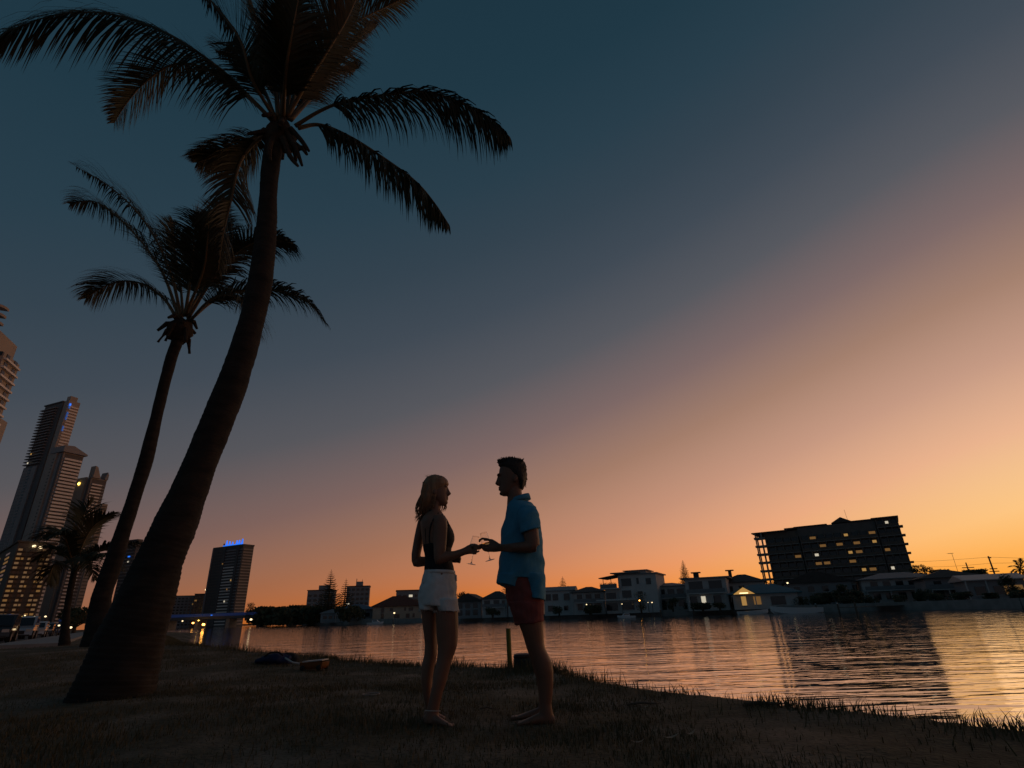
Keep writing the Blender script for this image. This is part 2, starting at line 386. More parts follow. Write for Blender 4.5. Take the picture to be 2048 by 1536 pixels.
# ------------------------------------------------------------------ grass
gbl = mat('grass_blades', (.085, .068, .028), .7, col2=(.125, .09, .042), nscale=2.5)
gbl2 = mat('bank_grass_blades', (.075, .07, .028), .7, col2=(.12, .09, .042), nscale=2.0)
def blades(name, P, hmin, hmax, wd, m, lean=.5):
    n = len(P); a = rng.uniform(0, 2*PI, n); h = rng.uniform(hmin, hmax, n); l = rng.uniform(.1, lean, n)*h; b = rng.uniform(0, 2*PI, n)
    dx = np.cos(a)*wd*rng.uniform(.6, 1.3, n); dy = np.sin(a)*wd; ex = np.cos(b)*l; ey = np.sin(b)*l; z_ = np.zeros(n)
    v = np.empty((n, 5, 3)); v[:,0] = P+np.stack([-dx,-dy,z_-.01],-1); v[:,1] = P+np.stack([dx,dy,z_-.01],-1)
    v[:,2] = P+np.stack([-dx*.7+ex*.4,-dy*.7+ey*.4,h*.6],-1); v[:,3] = P+np.stack([dx*.7+ex*.4,dy*.7+ey*.4,h*.6],-1); v[:,4] = P+np.stack([ex,ey,h],-1)
    base = np.arange(n)*5
    f = np.stack([base,base+1,base+3, base,base+3,base+2, base+2,base+3,base+4],-1).reshape(-1)
    o = link(name, fast_mesh(name, v.reshape(-1,3), f, 3), m); return o
def patch(X, Yv):
    return np.array([mnoise.noise(Vector((a*.8, b*.8, 5)))+.5*mnoise.noise(Vector((a*2.6, b*2.6, 9))) for a, b in zip(X, Yv)])
def scatter(n, x0, x1, y0, y1):
    X = rng.uniform(x0, x1, n); Yv = rng.uniform(y0, y1, n); s = sdist(X, Yv); k = s > .05
    X, Yv, s = X[k], Yv[k], s[k]; pn = patch(X, Yv)
    bare = np.clip((X+.3)*.35, 0, .55)                                   # sandier towards the water on the right
    k = rng.uniform(0, 1, len(X)) < np.clip(.72+pn*1.1-bare, .08, 1); X, Yv = X[k], Yv[k]
    return np.stack([X, Yv, gz(X, Yv)], -1)
P = np.concatenate([scatter(75000, -5, 4, 1.8, 6.5), scatter(60000, -9, 3, 6, 12), scatter(38000, -22, -3, 8, 28), scatter(15000, -34, -10, 14, 40)])
tag(blades('lawn_grass', P, .012, .042, .0028, gbl, .9), 'short dry lawn grass on the river bank', 'grass', kind='stuff')
# taller tufts along the water's edge
Q = []
for a, b in zip(shore[1:20], shore[2:21]):
    L = np.hypot(*(b-a)); n = int(min(L, 12)*900)
    t = rng.uniform(0, 1, n); e = (b-a)/L; nrm = np.array([-e[1], e[0]])
    o_ = np.abs(rng.normal(0, .35, n))-.12
    cl = np.array([mnoise.noise(Vector((tt*L*1.3, a[0]*3, 1))) for tt in t])
    kk = rng.uniform(0, 1, n) < np.clip(.55+cl*1.3, .1, 1); p2 = a+np.outer(t, b-a)+np.outer(o_, nrm); Q.append(p2[kk])
Q = np.concatenate(Q); Q = np.column_stack([Q, gz(Q[:,0], Q[:,1])])
tag(blades('bank_grass', Q, .03, .105, .0035, gbl2, .9), 'taller ragged grass fringing the water edge of the bank', 'grass', kind='stuff')
for px, py, r_, n in ((1125,1345,.26,420),(1085,1340,.2,220),(935,1330,.16,200),(905,1332,.12,120),(760,1322,.2,200),(492,1301,.35,260)):   # single clumps that stand up
    c = gpt(px, py); t = rng.normal(0, r_, (n, 2)); t[:,1] *= .5
    X = c.x+t[:,0]; Yv = c.y+t[:,1]
    tag(blades('grass_tuft', np.column_stack([X, Yv, np.maximum(gz(X, Yv), -.1)]), .07, .20, .004, gbl2, .6), 'standing clump of taller grass at the edge of the bank', 'grass', 'grass clumps along the bank', 'stuff')

# ------------------------------------------------------------------ palms
def catmull(P, n):
    P = [Vector(p) for p in P]; P = [P[0]*2-P[1]]+P+[P[-1]*2-P[-2]]; out = []; m = len(P)-3
    for k in range(n+1):
        u = min(k/n*m, m-1e-6); i = int(u); t = u-i; a, b, c, d = P[i:i+4]
        out.append(.5*((2*b)+(c-a)*t+(2*a-5*b+4*c-d)*t*t+(3*b-a-3*c+d)*t**3))
    return out
def frond(parent, pts, L=.75, droop=.6, n=64, rad=.03, bare=.16, wd=.020, m=leafm, spread=.55, seed=0):
    r = random.Random(seed); C = catmull(pts, 40)
    fr = MB().tube(C, [rad*(1-.9*(k/40)**.8)+.003 for k in range(41)], 6).build('frond', rachm, parent, True)
    vs = []; fs = []
    for s in (-1, 1):
        for k in range(n):
            u = bare+(1-bare)*(k+r.random()*.6)/n; q = min(u, .999)*40; i = int(q); p = C[i].lerp(C[min(i+1,40)], q-i)
            T = (C[min(i+1,40)]-C[max(i-1,0)]).normalized(); side = T.cross(Vector((0,0,1)))
            side = side.normalized() if side.length > .05 else Vector((0,1,0)); up = side.cross(T).normalized()
            if up.z < 0: up = -up
            v_ = (u-bare)/(1-bare); ln = L*(.55+.55*math.sin(PI*min(1, v_*.9+.12)))*(1-.55*max(0, v_-.75)/.25)*r.uniform(.82, 1.1)
            d = (side*s*(1-spread*.4)*(1 if droop < 1.5 else .55)+T*(spread+.45*v_)+up*(r.uniform(.05, .35) if droop < 1.5 else r.uniform(-.75, -.15))).normalized()
            d = (d+Vector((r.uniform(-.1,.1), r.uniform(-.1,.1), r.uniform(-.1,.1)))).normalized(); pos = p.copy(); wv = T.cross(d)
            wv = T*(.8)+wv*.3; wv = (wv-d*wv.dot(d)).normalized(); o = len(vs); seg = 4; dr = droop*r.uniform(.7, 1.25)
            for j in range(seg+1):
                ww = wd*(1-(j/seg)**1.6)*(.55 if j == 0 else 1)
                if j < seg: vs += [pos-wv*ww*.5, pos+wv*ww*.5]
                else: vs.append(pos.copy())
                pos = pos+d*ln/seg; d = (d+Vector((0,0,-1))*dr*(.30+.20*j)).normalized()
            for j in range(seg-1): fs.append((o+2*j, o+2*j+1, o+2*j+3, o+2*j+2))
            fs.append((o+2*seg-2, o+2*seg-1, o+2*seg))
    MB().add(vs, fs).build('leaflets', m, fr)
    return fr
def trunk(parent, secs, Yb, Yt, ringh, amp, nr=170, seed=1):
    """secs: (xl,xr,y) silhouette; a ringed, tapering trunk"""
    C = []; Wd = []; ys = [s[2] for s in secs]
    for xl, xr, yy in secs:
        k = (ys[0]-yy)/(ys[0]-ys[-1]); Y = Yb+(Yt-Yb)*k
        a = V(xl, yy, Y); b = V(xr, yy, Y); C.append((a+b)/2); Wd.append((a-b).length/2)
    P = catmull(C, nr); Wc = catmull([(w_,0,0) for w_ in Wd], nr); rs = []; acc = 0; nseg = 28
    for k, p in enumerate(P):
        if k: acc += (p-P[k-1]).length
        T = (P[min(k+1,nr)]-P[max(k-1,0)]).normalized(); a = T.cross(Vector((0,1,0))).normalized(); b = T.cross(a)
        cosl = max(.75, abs(T.z))*p.y/math.hypot(p.x, p.y); ph = (acc/ringh+.25*math.sin(acc*3)) % 1; ring = []
        for i in range(nseg):
            q = 2*PI*i/nseg; r_ = Wc[k].x*cosl*(1+amp*(ph-.5)+.075*mnoise.noise(Vector((math.cos(q)*2.2, math.sin(q)*2.2, acc*2.2+seed)))+.03*mnoise.noise(Vector((math.cos(q)*7, math.sin(q)*7, acc*9+seed))))
            ring.append(p+(a*math.cos(q)+b*math.sin(q))*r_)
        rs.append(ring)
    rs[0] = [Vector((v.x, v.y, min(v.z, float(gz(v.x, v.y)))-.15)) for v in rs[0]]
    return MB().rings(rs).build('trunk', bark, parent, True)
def boots(parent, c, r0, L, n, seed, down=.6):
    """old leaf bases and fibre hanging below the crown"""
    r = random.Random(seed)
    fb_ = MB().ell(c-Vector((0,0,L*.2)), r0*1.25, r0*1.25, L*.75, 14, 8)
    fo = fb_.build('fibre_sheath', fibre, parent, True)
    for v in fo.data.vertices: v.co += Vector((mnoise.noise(v.co*9), mnoise.noise(v.co*9+Vector((5,5,5))), mnoise.noise(v.co*7)))*r0*.5
    for k in range(n):
        a = 2*PI*k/n+r.uniform(-.3,.3); o = Vector((math.cos(a), math.sin(a), 0)); z0 = r.uniform(-.5,.35)*L; ln = L*r.uniform(.5,1.0)
        p0 = c+o*r0*.7+Vector((0,0,z0)); p1 = p0+o*ln*.35+Vector((0,0,ln*r.uniform(-.15,.25))); p2 = p1+o*ln*.35-Vector((0,0,ln*r.uniform(.1,down)))
        MB().tube([p0,p1,p2], [r0*.34, r0*.26, r0*.14], 6).build('leaf_base', fibre, parent)

# near leaning palm
p1 = gpt(232, 1394); pa = thing('palm_tree', 'large leaning coconut palm with thick dark trunk standing on the lawn', 'palm tree', p1, group=None)
# parts are modelled in world space, then hung on the empty
def hang(root):
    for c in root.children: c.matrix_parent_inverse = Matrix.Translation(-root.location)
YB, YT = p1.y+.05, 6.75
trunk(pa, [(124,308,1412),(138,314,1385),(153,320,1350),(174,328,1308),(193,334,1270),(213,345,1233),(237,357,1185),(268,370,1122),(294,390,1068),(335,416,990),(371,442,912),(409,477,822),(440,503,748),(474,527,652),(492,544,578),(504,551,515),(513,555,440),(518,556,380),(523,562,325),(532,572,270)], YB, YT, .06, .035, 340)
def fp(*l, Y): 
    """list of (x,y,dY) -> points"""
    return [V(a, b, Y+c) for a, b, c in l]
cY = YT
boots(pa, V(560, 268, cY), .20, .36, 15, 3)
for l in ([(572,262,-.12),(590,292,-.2),(604,331,-.22)], [(582,258,-.12),(602,280,-.2),(618,302,-.2)], [(566,275,-.16),(580,312,-.24),(596,332,-.26)], [(548,262,-.1),(522,264,-.2),(494,268,-.25)], [(590,300,-.15),(604,296,-.18),(614,309,-.18)], [(546,275,-.15),(538,300,-.22),(541,322,-.22)], [(575,270,.1),(588,300,.1),(592,322,.1)]):
    MB().tube(catmull([V(a_, b_, cY+c_) for a_, b_, c_ in l], 8), [.052,.05,.046,.044,.042,.038,.034,.03,.022], 6).build('leaf_base', fibre, pa)
FR = [  # rachis, leaflet length, droop
 ([(548,245,0),(500,195,-.1),(440,138,-.2),(340,70,-.3),(230,30,-.35),(120,28,-.3),(20,62,-.25),(-45,105,-.2)], .80, 2.0),
 ([(545,240,0),(490,190,.3),(420,140,.5),(350,128,.6),(290,165,.7),(252,208,.7),(228,246,.7)], .62, .35),
 ([(556,235,0),(548,150,.2),(536,60,.3),(520,-60,.2)], .62, .35),
 ([(566,230,0),(560,130,-.3),(556,30,-.5),(560,-90,-.5)], .60, .35),
 ([(576,232,0),(606,150,.5),(650,90,.9),(710,45,1.1),(790,5,1.2),(850,-30,1.2)], .62, .45),
 ([(574,235,0),(612,170,-.2),(660,95,-.4),(700,25,-.5),(735,-60,-.5)], .66, .5),
 ([(582,240,0),(640,175,.7),(690,110,1.2),(720,75,1.5),(745,60,1.7)], .62, .5),
 ([(590,252,0),(640,222,-.1),(690,203,-.2),(770,190,-.3),(850,184,-.3),(925,206,-.3),(985,240,-.3),(1020,275,-.3)], .72, 2.0),
 ([(596,256,0),(640,250,.1),(700,274,.1),(770,318,.1),(830,362,.1),(868,405,.1),(898,450,.1)], .52, 1.7),
 ([(540,262,0),(505,290,.1),(478,330,.15),(462,400,.2),(446,470,.2),(436,540,.2)], .55, .7),
 ([(545,258,0),(500,278,.5),(455,300,.8),(420,315,.9),(395,325,.9)], .45, .8),
 ([(570,238,0),(590,120,.9),(600,20,1.5),(610,-80,1.8)], .60, .35),
 ([(552,240,0),(505,160,-.5),(480,80,-.8),(430,10,-.9),(370,-50,-.9)], .62, .5),
 ([(560,240,0),(545,130,.9),(515,40,1.4),(490,-30,1.6)], .58, .4),
 ([(578,238,0),(620,190,1.0),(670,150,1.7),(710,140,2.1)], .55, .6),
 ([(552,240,0),(520,165,.8),(470,110,1.4),(430,100,1.8)], .55, .6),
 ([(566,236,0),(572,140,-.8),(585,60,-1.2),(600,-20,-1.4)], .55, .5),
]
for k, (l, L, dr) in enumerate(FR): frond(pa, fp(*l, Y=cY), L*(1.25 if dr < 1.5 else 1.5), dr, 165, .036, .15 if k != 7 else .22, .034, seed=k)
hang(pa)

# second palm behind it
Y2 = 14.0
b2 = Vector(at(196, 1284, Y2)); b2.z = float(gz(b2.x, b2.y))
pb = thing('palm_tree', 'slender curved coconut palm rising behind the large leaning palm', 'palm tree', b2)
trunk(pb, [(158,238,1290),(166,233,1262),(181,224,1198),(206,246,1127),(232,265,1055),(257,287,984),(279,309,913),(304,329,818),(328,353,723),(341,366,686),(348,374,650)], Y2, Y2, .09, .03, 190, 4)
boots(pb, V(362, 655, Y2), .27, .55, 14, 8, 1.3)
for k, (l, L, dr) in enumerate([
 ([(362,635,0),(345,560,-.3),(312,480,-.6),(270,420,-.8),(215,370,-1),(152,333,-1)], .85, .55),
 ([(358,635,0),(325,545,.4),(280,480,.7),(230,430,.9),(185,402,1),(140,408,1)], .80, .9),
 ([(355,640,0),(330,600,.2),(290,570,.3),(245,562,.4),(205,575,.4),(172,597,.4)], .75, .7),
 ([(370,632,0),(382,550,-.4),(388,490,-.7),(392,425,-.8)], .85, .25),
 ([(374,632,0),(410,560,.6),(432,480,1.0),(450,395,1.2)], .8, .4),
 ([(378,634,0),(425,560,-.5),(480,500,-.9),(535,480,-1.1),(585,486,-1.1)], .8, .8),
 ([(380,640,0),(430,600,.3),(490,580,.5),(550,580,.6),(610,600,.6),(655,650,.6)], .75, .85),
 ([(380,642,0),(420,600,-.8),(460,590,-1.2),(500,620,-1.4),(520,670,-1.4)], .75, .8),
 ([(366,632,0),(360,560,.8),(350,500,1.4),(345,440,1.7)], .8, .35),
 ([(376,636,0),(430,545,1.0),(480,500,1.6),(520,500,1.9)], .75, .8),
 ([(370,632,0),(405,545,-1.0),(415,480,-1.6),(418,430,-1.9)], .75, .5)]):
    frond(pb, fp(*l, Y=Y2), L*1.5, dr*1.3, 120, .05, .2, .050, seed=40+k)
hang(pb)

# small palm beside the street
Y3 = 19.0
b3 = Vector(at(128, 1286, Y3)); b3.z = float(gz(b3.x, b3.y))
pc = thing('palm_tree', 'short young palm with drooping fronds between the street and the slender palm', 'palm tree', b3)
trunk(pc, [(115,142,1290),(120,140,1262),(126,141,1222),(136,150,1170),(145,158,1130)], Y3, Y3, .10, .06, 60, 9)
for k, (l, L, dr) in enumerate([
 ([(150,1140,0),(125,1105,0),(100,1098,0),(75,1120,0)], .7, .9), ([(150,1138,0),(140,1085,0),(110,1060,0),(70,1078,0)], .7, .8),
 ([(152,1136,0),(165,1090,0),(190,1050,0),(228,1026,0)], .7, .4), ([(152,1136,0),(160,1080,.6),(168,1030,.9),(185,1000,1)], .7, .4),
 ([(155,1138,0),(190,1105,0),(235,1090,0),(278,1085,0)], .7, .7), ([(155,1140,0),(185,1115,-.5),(215,1112,-.8),(240,1140,-.9)], .7, .9),
 ([(150,1142,0),(120,1125,.5),(105,1135,.7),(98,1170,.7)], .6, .8), ([(152,1142,0),(165,1120,-.8),(180,1125,-1.2),(190,1160,-1.3)], .6, .8), ([(148,1138,0),(135,1090,-.9),(125,1070,-1.4),(100,1075,-1.7)], .6, .7)]):
    frond(pc, fp(*l, Y=Y3), L*1.2, dr, 50, .035, .15, .07, seed=80+k)
hang(pc)

# ------------------------------------------------------------------ the man
YM = 4.30
def wr(sc, amp, zst=1.0):
    return lambda p: amp*(mnoise.noise(Vector((p.x*sc, p.y*sc, p.z*sc*zst)))+.5*mnoise.noise(Vector((p.x*sc*2.3+4, p.y*sc*2.3, p.z*sc*zst*2.3))))
b = MB()
loft(b, [(1018,1036,922,.03),(1008,1045,925,.058),(1001,1048,931,.070),(998.5,1049.5,940,.075),(997.5,1050,949,.076),(998.5,1049,957,.075),(999.5,1047,966,.072),(1000,1043,973,.066),(1000,1036,979,.060),(1000.5,1028,985,.052),(1002,1019,990,.038),(1005,1014,992,.022)], YM, 24)
loft(b, [((995.5,952),(1003,952),.012),((993,960),(1003,960),.016),((989.8,967.5),(1003,967),.021),((994.5,971.5),(1003,971),.016)], YM, 12)        # nose
b.ell(V(998.5,950.5,YM), .020,.055,.011); b.ell(V(999.6,975.3,YM), .013,.026,.007); b.ell(V(999.8,979.6,YM), .013,.022,.007); b.ell(V(1003.5,987.5,YM), .019,.028,.014)
for s in (-1, 1): b.ell(V(1031,961,YM)+Vector((0,s*.078,0)), .022,.012,.032)
loft(b, [(1008,1044,970,.055),(1012,1043.5,982,.060),(1015,1045,994,.063),(1014,1053,1006,.075),(1014,1066,1015,.14),(1014,1074,1026,.185),(1013,1076,1045,.19),(1009,1077,1065,.185),(1008,1077,1090,.175),(1008,1078,1120,.165),(1010,1081,1150,.168),(1016,1085,1180,.17),(1022,1084,1205,.165),(1030,1082,1222,.14)], YM, 24)
# near arm: shoulder, elbow, forearm
YA = 4.055
loft(b, [(1044,1068,1018,.045,4.15),(1045,1071,1035,.048,4.10),(1046,1076,1055,.052,YA+.012),(1047,1078,1072,.054,YA),((1050,1084),(1079,1080),.050,YA-.01),((1051,1097),(1079,1090),.046,YA-.015),((1058,1105),(1074,1092),.04,YA-.015)], YA, 16)
loft(b, [((1074,1084),(1072,1104),.040,YA-.015),((1060,1081),(1060,1106.5),.046,YA-.01),((1042,1084),(1042,1105.5),.044,YA+.0),((1024,1086),(1024,1104.5),.038,YA+.025),((1010,1088),(1010,1103.5),.030,YA+.10),((1000,1088),(1000,1103),.026,4.215)], YA, 16)
# near hand round the glass
G2 = V(969.5, 1082, 4.30)
loft(b, [((1003,1088),(1003,1103),.024,4.215),((999,1086.5),(999,1103.5),.024,4.235),((995,1084.5),(995,1104),.023,4.255),((986,1081.5),(986,1104.5),.022,4.257),((979,1080.5),(979,1103),.017,4.258)], 4.25, 14)
caps(b, [V(988,1084,4.258),V(976,1079,4.254),V(965,1077,4.258),V(959.5,1080,4.285),V(959,1083,4.31)], [.0105,.010,.0095,.009,.008])
caps(b, [V(984,1091,4.255),V(972,1091.5,4.25),V(963,1089.5,4.258),V(959,1090.5,4.29)], [.0105,.010,.0095,.0085])
caps(b, [V(984,1097,4.257),V(974,1097.5,4.25),V(965.5,1095.5,4.258),V(962,1095,4.29)], [.010,.0098,.009,.008])
caps(b, [V(985,1101.5,4.262),V(976,1102,4.255),V(969,1100.5,4.262),V(967,1099.5,4.285)], [.0095,.009,.0082,.0075])
caps(b, [V(994,1087,4.275),V(984,1081,4.30),V(977,1079.5,4.325),V(969,1080,4.345)], [.012,.0115,.010,.009])       # thumb on the far side of the bowl
# far arm hangs behind the body
loft(b, [(1036,1068,1018,.06,4.47),(1036,1068,1040,.06,4.50),(1038,1066,1065,.054,4.51),(1040,1064,1090,.047,4.51),(1040,1062,1110,.045,4.50),(1036,1056,1140,.037,4.48),(1030,1046,1165,.028,4.47),(1024,1042,1180,.024,4.46),(1020,1037,1195,.018,4.45)], 4.5, 14)
for k, (dx, ln) in enumerate(((0,20),(5,23),(10,22),(14,17))): caps(b, [V(1022+dx,1188,4.45),V(1020+dx,1188+ln*.55,4.45),V(1023+dx,1188+ln,4.45)], [.010,.0095,.008])
caps(b, [V(1026,1180,4.44),V(1020,1188,4.42),V(1018,1197,4.42)], [.012,.011,.009])
# legs
YN, YFR = 4.215, 4.40
loft(b, [(1026,1086,1205,.095),(1032,1087,1232,.09),(1039,1086.5,1252,.082),(1046,1087,1271,.073),(1051,1088,1286,.066),(1056,1091,1298,.062),(1060,1097,1310,.061),(1065,1103.5,1323,.062),(1070,1106.5,1341,.060),(1075,1107,1362,.052),(1078,1105.5,1386,.043),(1079.5,1103,1408,.036),(1079,1105,1422,.037),(1077,1109,1436,.037),(1077,1111,1447,.033)], YN, 20)
loft(b, [((1108,1430),(1110,1449.5),.028),((1097,1424),(1097,1450),.035),((1082,1424),(1082,1450),.037),((1068,1430),(1068,1450),.041),((1054,1437),(1054,1450.5),.045),((1044,1441),(1044,1450.5),.045),((1039,1443.5),(1039,1450.5),.040)], YN, 14)
for k in range(5): caps(b, [V(1042,1446.5,YN)+Vector((0,-.034+.017*k,0)), V(1036-1.5*(k > 2)*0-(k == 4)*3,1447,YN)+Vector((0,-.036+.018*k,-.002))], [.011,.010+.003*(k == 4)])
loft(b, [(1028,1084,1205,.095),(1033,1084,1235,.088),(1041,1083,1256,.08),(1047,1084,1275,.07),(1053,1086,1296,.061),(1060,1094,1315,.059),(1066,1101,1335,.058),(1072,1103,1356,.05),(1076,1101,1380,.042),(1078,1098,1402,.035),(1077,1101,1416,.036),(1077,1104,1428,.035),(1078,1105,1436,.031)], YFR, 18)
loft(b, [((1101,1420),(1103,1437),.028),((1090,1414),(1090,1438),.035),((1076,1415),(1076,1438),.037),((1060,1421),(1060,1438),.041),((1045,1427),(1045,1438),.045),((1034,1431),(1034,1438),.045),((1028,1433),(1028,1438),.040)], YFR, 14)
for k in range(5): caps(b, [V(1031,1434.5,YFR)+Vector((0,-.034+.017*k,0)), V(1024,1435,YFR)+Vector((0,-.036+.018*k,-.002))], [.011,.010+.003*(k == 0)])
man = fuse('person', b, skin_m, .005, 2)
tag(man, 'barefoot man in blue polo shirt and red shorts holding out a wine glass', 'person')
h = MB()
loft(h, [(1012,1038,917.5,.035),(1002,1046,920.5,.062),(997.5,1050,925,.077),(996.5,1052,931,.082),(1002,1053,937,.084),(1012,1053.5,946,.083),(1024,1053.5,955,.081),(1035,1052,964,.077),(1039,1049,973,.062),(1041,1046,979,.04)], YM, 24)
rr = random.Random(5)
for k in range(70):
    t = rr.random(); a = rr.uniform(-.07,.07); p = V(998+44*t, 922+3*rr.random()-4*math.sin(PI*t), YM)+Vector((0,a,-abs(a)*.25))
    h.tube([p, p+Vector((-.012,0,.008)), p+Vector((-.022+rr.uniform(-.006,.006),rr.uniform(-.006,.006),.006+rr.uniform(-.006,.006)))], [.008,.006,.002], 5)
fuse('hair', h, mat('dark_brown_hair', (.028, .018, .013), .55, bump=.01, bscale=120), .0045, 1, man, wr(60, .0025))
ms = MB()
for k in range(260):
    t = rr.random(); a = rr.uniform(-.072,.072); top_ = rr.random() < .85
    if top_: p = V(999+46*t, 921.5-4.2*math.sin(PI*min(1,t*1.05)), YM)+Vector((0,a,-abs(a)**2*5)); d_ = Vector((-.012+.02*t, a*.1, .012))
    else: p = V(1050+3*math.sin(t*3), 930+40*t, YM)+Vector((0,a*.8,0)); d_ = Vector((.002, 0, -.014))
    p -= d_*.5; j_ = Vector((rr.uniform(-.008,.008), rr.uniform(-.008,.008), rr.uniform(-.004,.006))); ms.tube([p, p+d_*.9+j_*.4, p+d_*1.6+j_], [.0035,.0028,.0008], 4)
ms.build('hair_strands', MATS['dark_brown_hair'], man)
# polo shirt
s = MB()
loft(s, [(1021,1050,1000,.068),(1019,1062,1004,.10),(1015,1070,1012,.155),(1011.5,1076.5,1023,.20),(1008,1080.5,1040,.212),(1003.5,1082.5,1060,.208),(1001,1084,1080,.198),(999.5,1085.5,1100,.19),(996.5,1088.5,1130,.19),(994,1090.5,1158,.195)], YM, 32, .9)
loft(s, [(994.5,1050,1150,.194),((993.5,1160),(1047,1163),.195),((993,1167),(1041,1178.5),.196)], YM, 32, .8)
loft(s, [(1043,1090.5,1150,.194),((1047,1163),(1091,1163),.195),((1052,1180),(1091,1182),.195),((1052.5,1195),(1090.5,1201.5),.194)], YM, 32, .8)
loft(s, [(1036,1074,1013,.075,4.15),(1034,1079,1028,.084,4.105),(1036,1080.5,1045,.080,4.085),((1041,1066.5),(1080,1055),.076,4.065)], YM, 20)     # near sleeve
loft(s, [(1034,1072,1013,.075,4.45),(1033,1076,1028,.080,4.49),(1034,1076,1048,.076,4.50),((1036,1066),(1074,1060),.072,4.50)], YM, 20)
def folds(p):
    f = mnoise.noise(Vector((p.x*9+p.z*5, p.y*7, p.z*3.2)))*.012 + mnoise.noise(Vector((p.x*20-p.z*14, p.y*14, p.z*9)))*.008
    q = math.sin((p.z*1.1+p.x*.9)*24+3*mnoise.noise(p*5)); return f+.004*q*max(0, 1-abs(p.z-1.02)*4)
shirt_m = mat('blue_polo_cotton', (.065, .28, .43), .85, noise=.12, nscale=18, bump=.002, bscale=160)
shirt = fuse('shirt', s, shirt_m, .006, 3, man, folds)
c = MB(); ca_, cb_ = [], []
for (x1,y1,x2,y2,hd) in ((1017.5,1007,1062,998,.085),(1017,1004,1060.5,992,.083),(1018.5,1001,1058.5,987,.078),(1021,1001,1055.5,988,.070)): ca_.append(ring2(at(x1,y1,YM), at(x2,y2,YM), hd, 24))
c.rings(ca_); c.build('collar', shirt_m, man, True, True)
cf = MB(); cf.rings([ring2(at(1041,1067.5,4.064), at(1080.5,1056,4.064), .079, 20), ring2(at(1040.3,1064,4.068), at(1080.8,1052.5,4.068), .0805, 20)]); cf.build('sleeve_cuff', shirt_m, man, True, True)
# shorts
s = MB()
loft(s, [(1006,1085,1150,.172),(1010,1087,1172,.18),(1011.5,1088.5,1188,.185),(1013,1088.5,1200,.184),(1019,1088,1212,.178)], YM, 26)
loft(s, [(1017,1088,1205,.105,4.215),(1022,1088,1222,.104,4.215),(1027,1088,1238,.104,4.215),((1030,1250),(1088,1243),.104,4.215)], YM, 20)
loft(s, [(1018,1086,1205,.105,4.39),(1023,1085,1220,.104,4.39),((1030,1243),(1085,1238),.104,4.39)], YM, 20)
fuse('shorts', s, mat('red_shorts_fabric', (.24, .060, .052), .85, noise=.2, nscale=14, bump=.002, bscale=130), .006, 2, man, lambda p: mnoise.noise(Vector((p.x*13, p.y*11, p.z*16)))*.009+mnoise.noise(p*30)*.003)

# ------------------------------------------------------------------ the woman
YW = 4.36
b = MB()
loft(b, [(866,884,955,.038),(858,892,960,.060),(853,894,968,.069),(852,894.5,977,.070),(853,894.5,986,.068),(857,894.5,993,.063),(863,895,999,.055),(871,895,1005,.043),(879,893,1010,.028),(883,890,1011.5,.018)], YW, 24)
loft(b, [((890,977),(896.5,976),.010),((890,983),(899.8,983),.014),((890,988.5),(903,987.5),.018),((890,991.5),(898,991.5),.013)], YW, 12)
b.ell(V(894.5,994.8,YW), .010,.022,.005); b.ell(V(894.3,998.4,YW), .010,.019,.005); b.ell(V(892,1005.5,YW), .016,.022,.012); b.ell(V(893,974,YW), .012,.048,.008)
for s_ in (-1, 1): b.ell(V(871,986,YW)+Vector((0,s_*.070,0)), .018,.010,.027)
loft(b, [(861,884,1003,.046),(861,881,1012,.047),(860,881,1020,.055),(854,886,1027,.09),(846,891,1035,.135),(842,893,1046,.150),(842,897,1058,.148),(843.5,902,1070,.142),(845,903,1082,.136),(847,900,1094,.128),(850,900,1106,.122),(852,902,1120,.122),(850,906,1135,.132),(847,910,1152,.15),(841,912,1175,.165),(839,913,1198,.168),(842,913,1212,.155)], YW, 26)
# near arm with the glass
YQ = 4.235
loft(b, [(868,890,1031,.045,4.25),(866.5,894,1040,.052,YQ),(866,895,1054,.050,YQ),(866,894,1070,.047,YQ),(866.5,893,1086,.045,YQ),((867,1103),(892,1099),.044,YQ),((868,1118),(890,1104),.042,YQ),((872,1128),(886,1110),.036,YQ)], YQ, 16)
loft(b, [((870,1111),(874,1128),.030,YQ),((880,1103),(880,1128),.040,YQ),((894,1103),(895,1123.5),.038,YQ+.01),((909,1101.5),(911,1118.5),.033,YQ+.03),((921,1098),(924,1112.5),.027,YQ+.045),((930,1094),(933,1109),.023,YQ+.05)], YQ, 16)
loft(b, [((928,1095),(931,1110),.022,4.285),((936,1090),(938,1108.5),.021,4.292),((944,1088),(945,1108.5),.019,4.294),((949,1088.5),(949.5,1107),.015,4.296)], 4.29, 14)
caps(b, [V(944,1091,4.29),V(950,1090.5,4.255),V(957,1092,4.255),V(962,1092,4.275)], [.0095,.009,.0085,.0075])
caps(b, [V(945,1096.5,4.29),V(951,1096.5,4.258),V(957.5,1097.5,4.262),V(961.5,1097,4.285)], [.0095,.009,.0082,.0072])
caps(b, [V(944,1101.5,4.29),V(950,1102.5,4.262),V(955.5,1103.5,4.27),V(958,1102.5,4.285)], [.009,.0085,.0078,.007])
caps(b, [V(942,1105.5,4.29),V(948,1107.5,4.27),V(952,1107.5,4.28)], [.0085,.008,.007])
caps(b, [V(936,1094,4.30),V(942,1089.5,4.325),V(949,1089,4.345),V(954,1090,4.350)], [.0105,.0098,.009,.008])
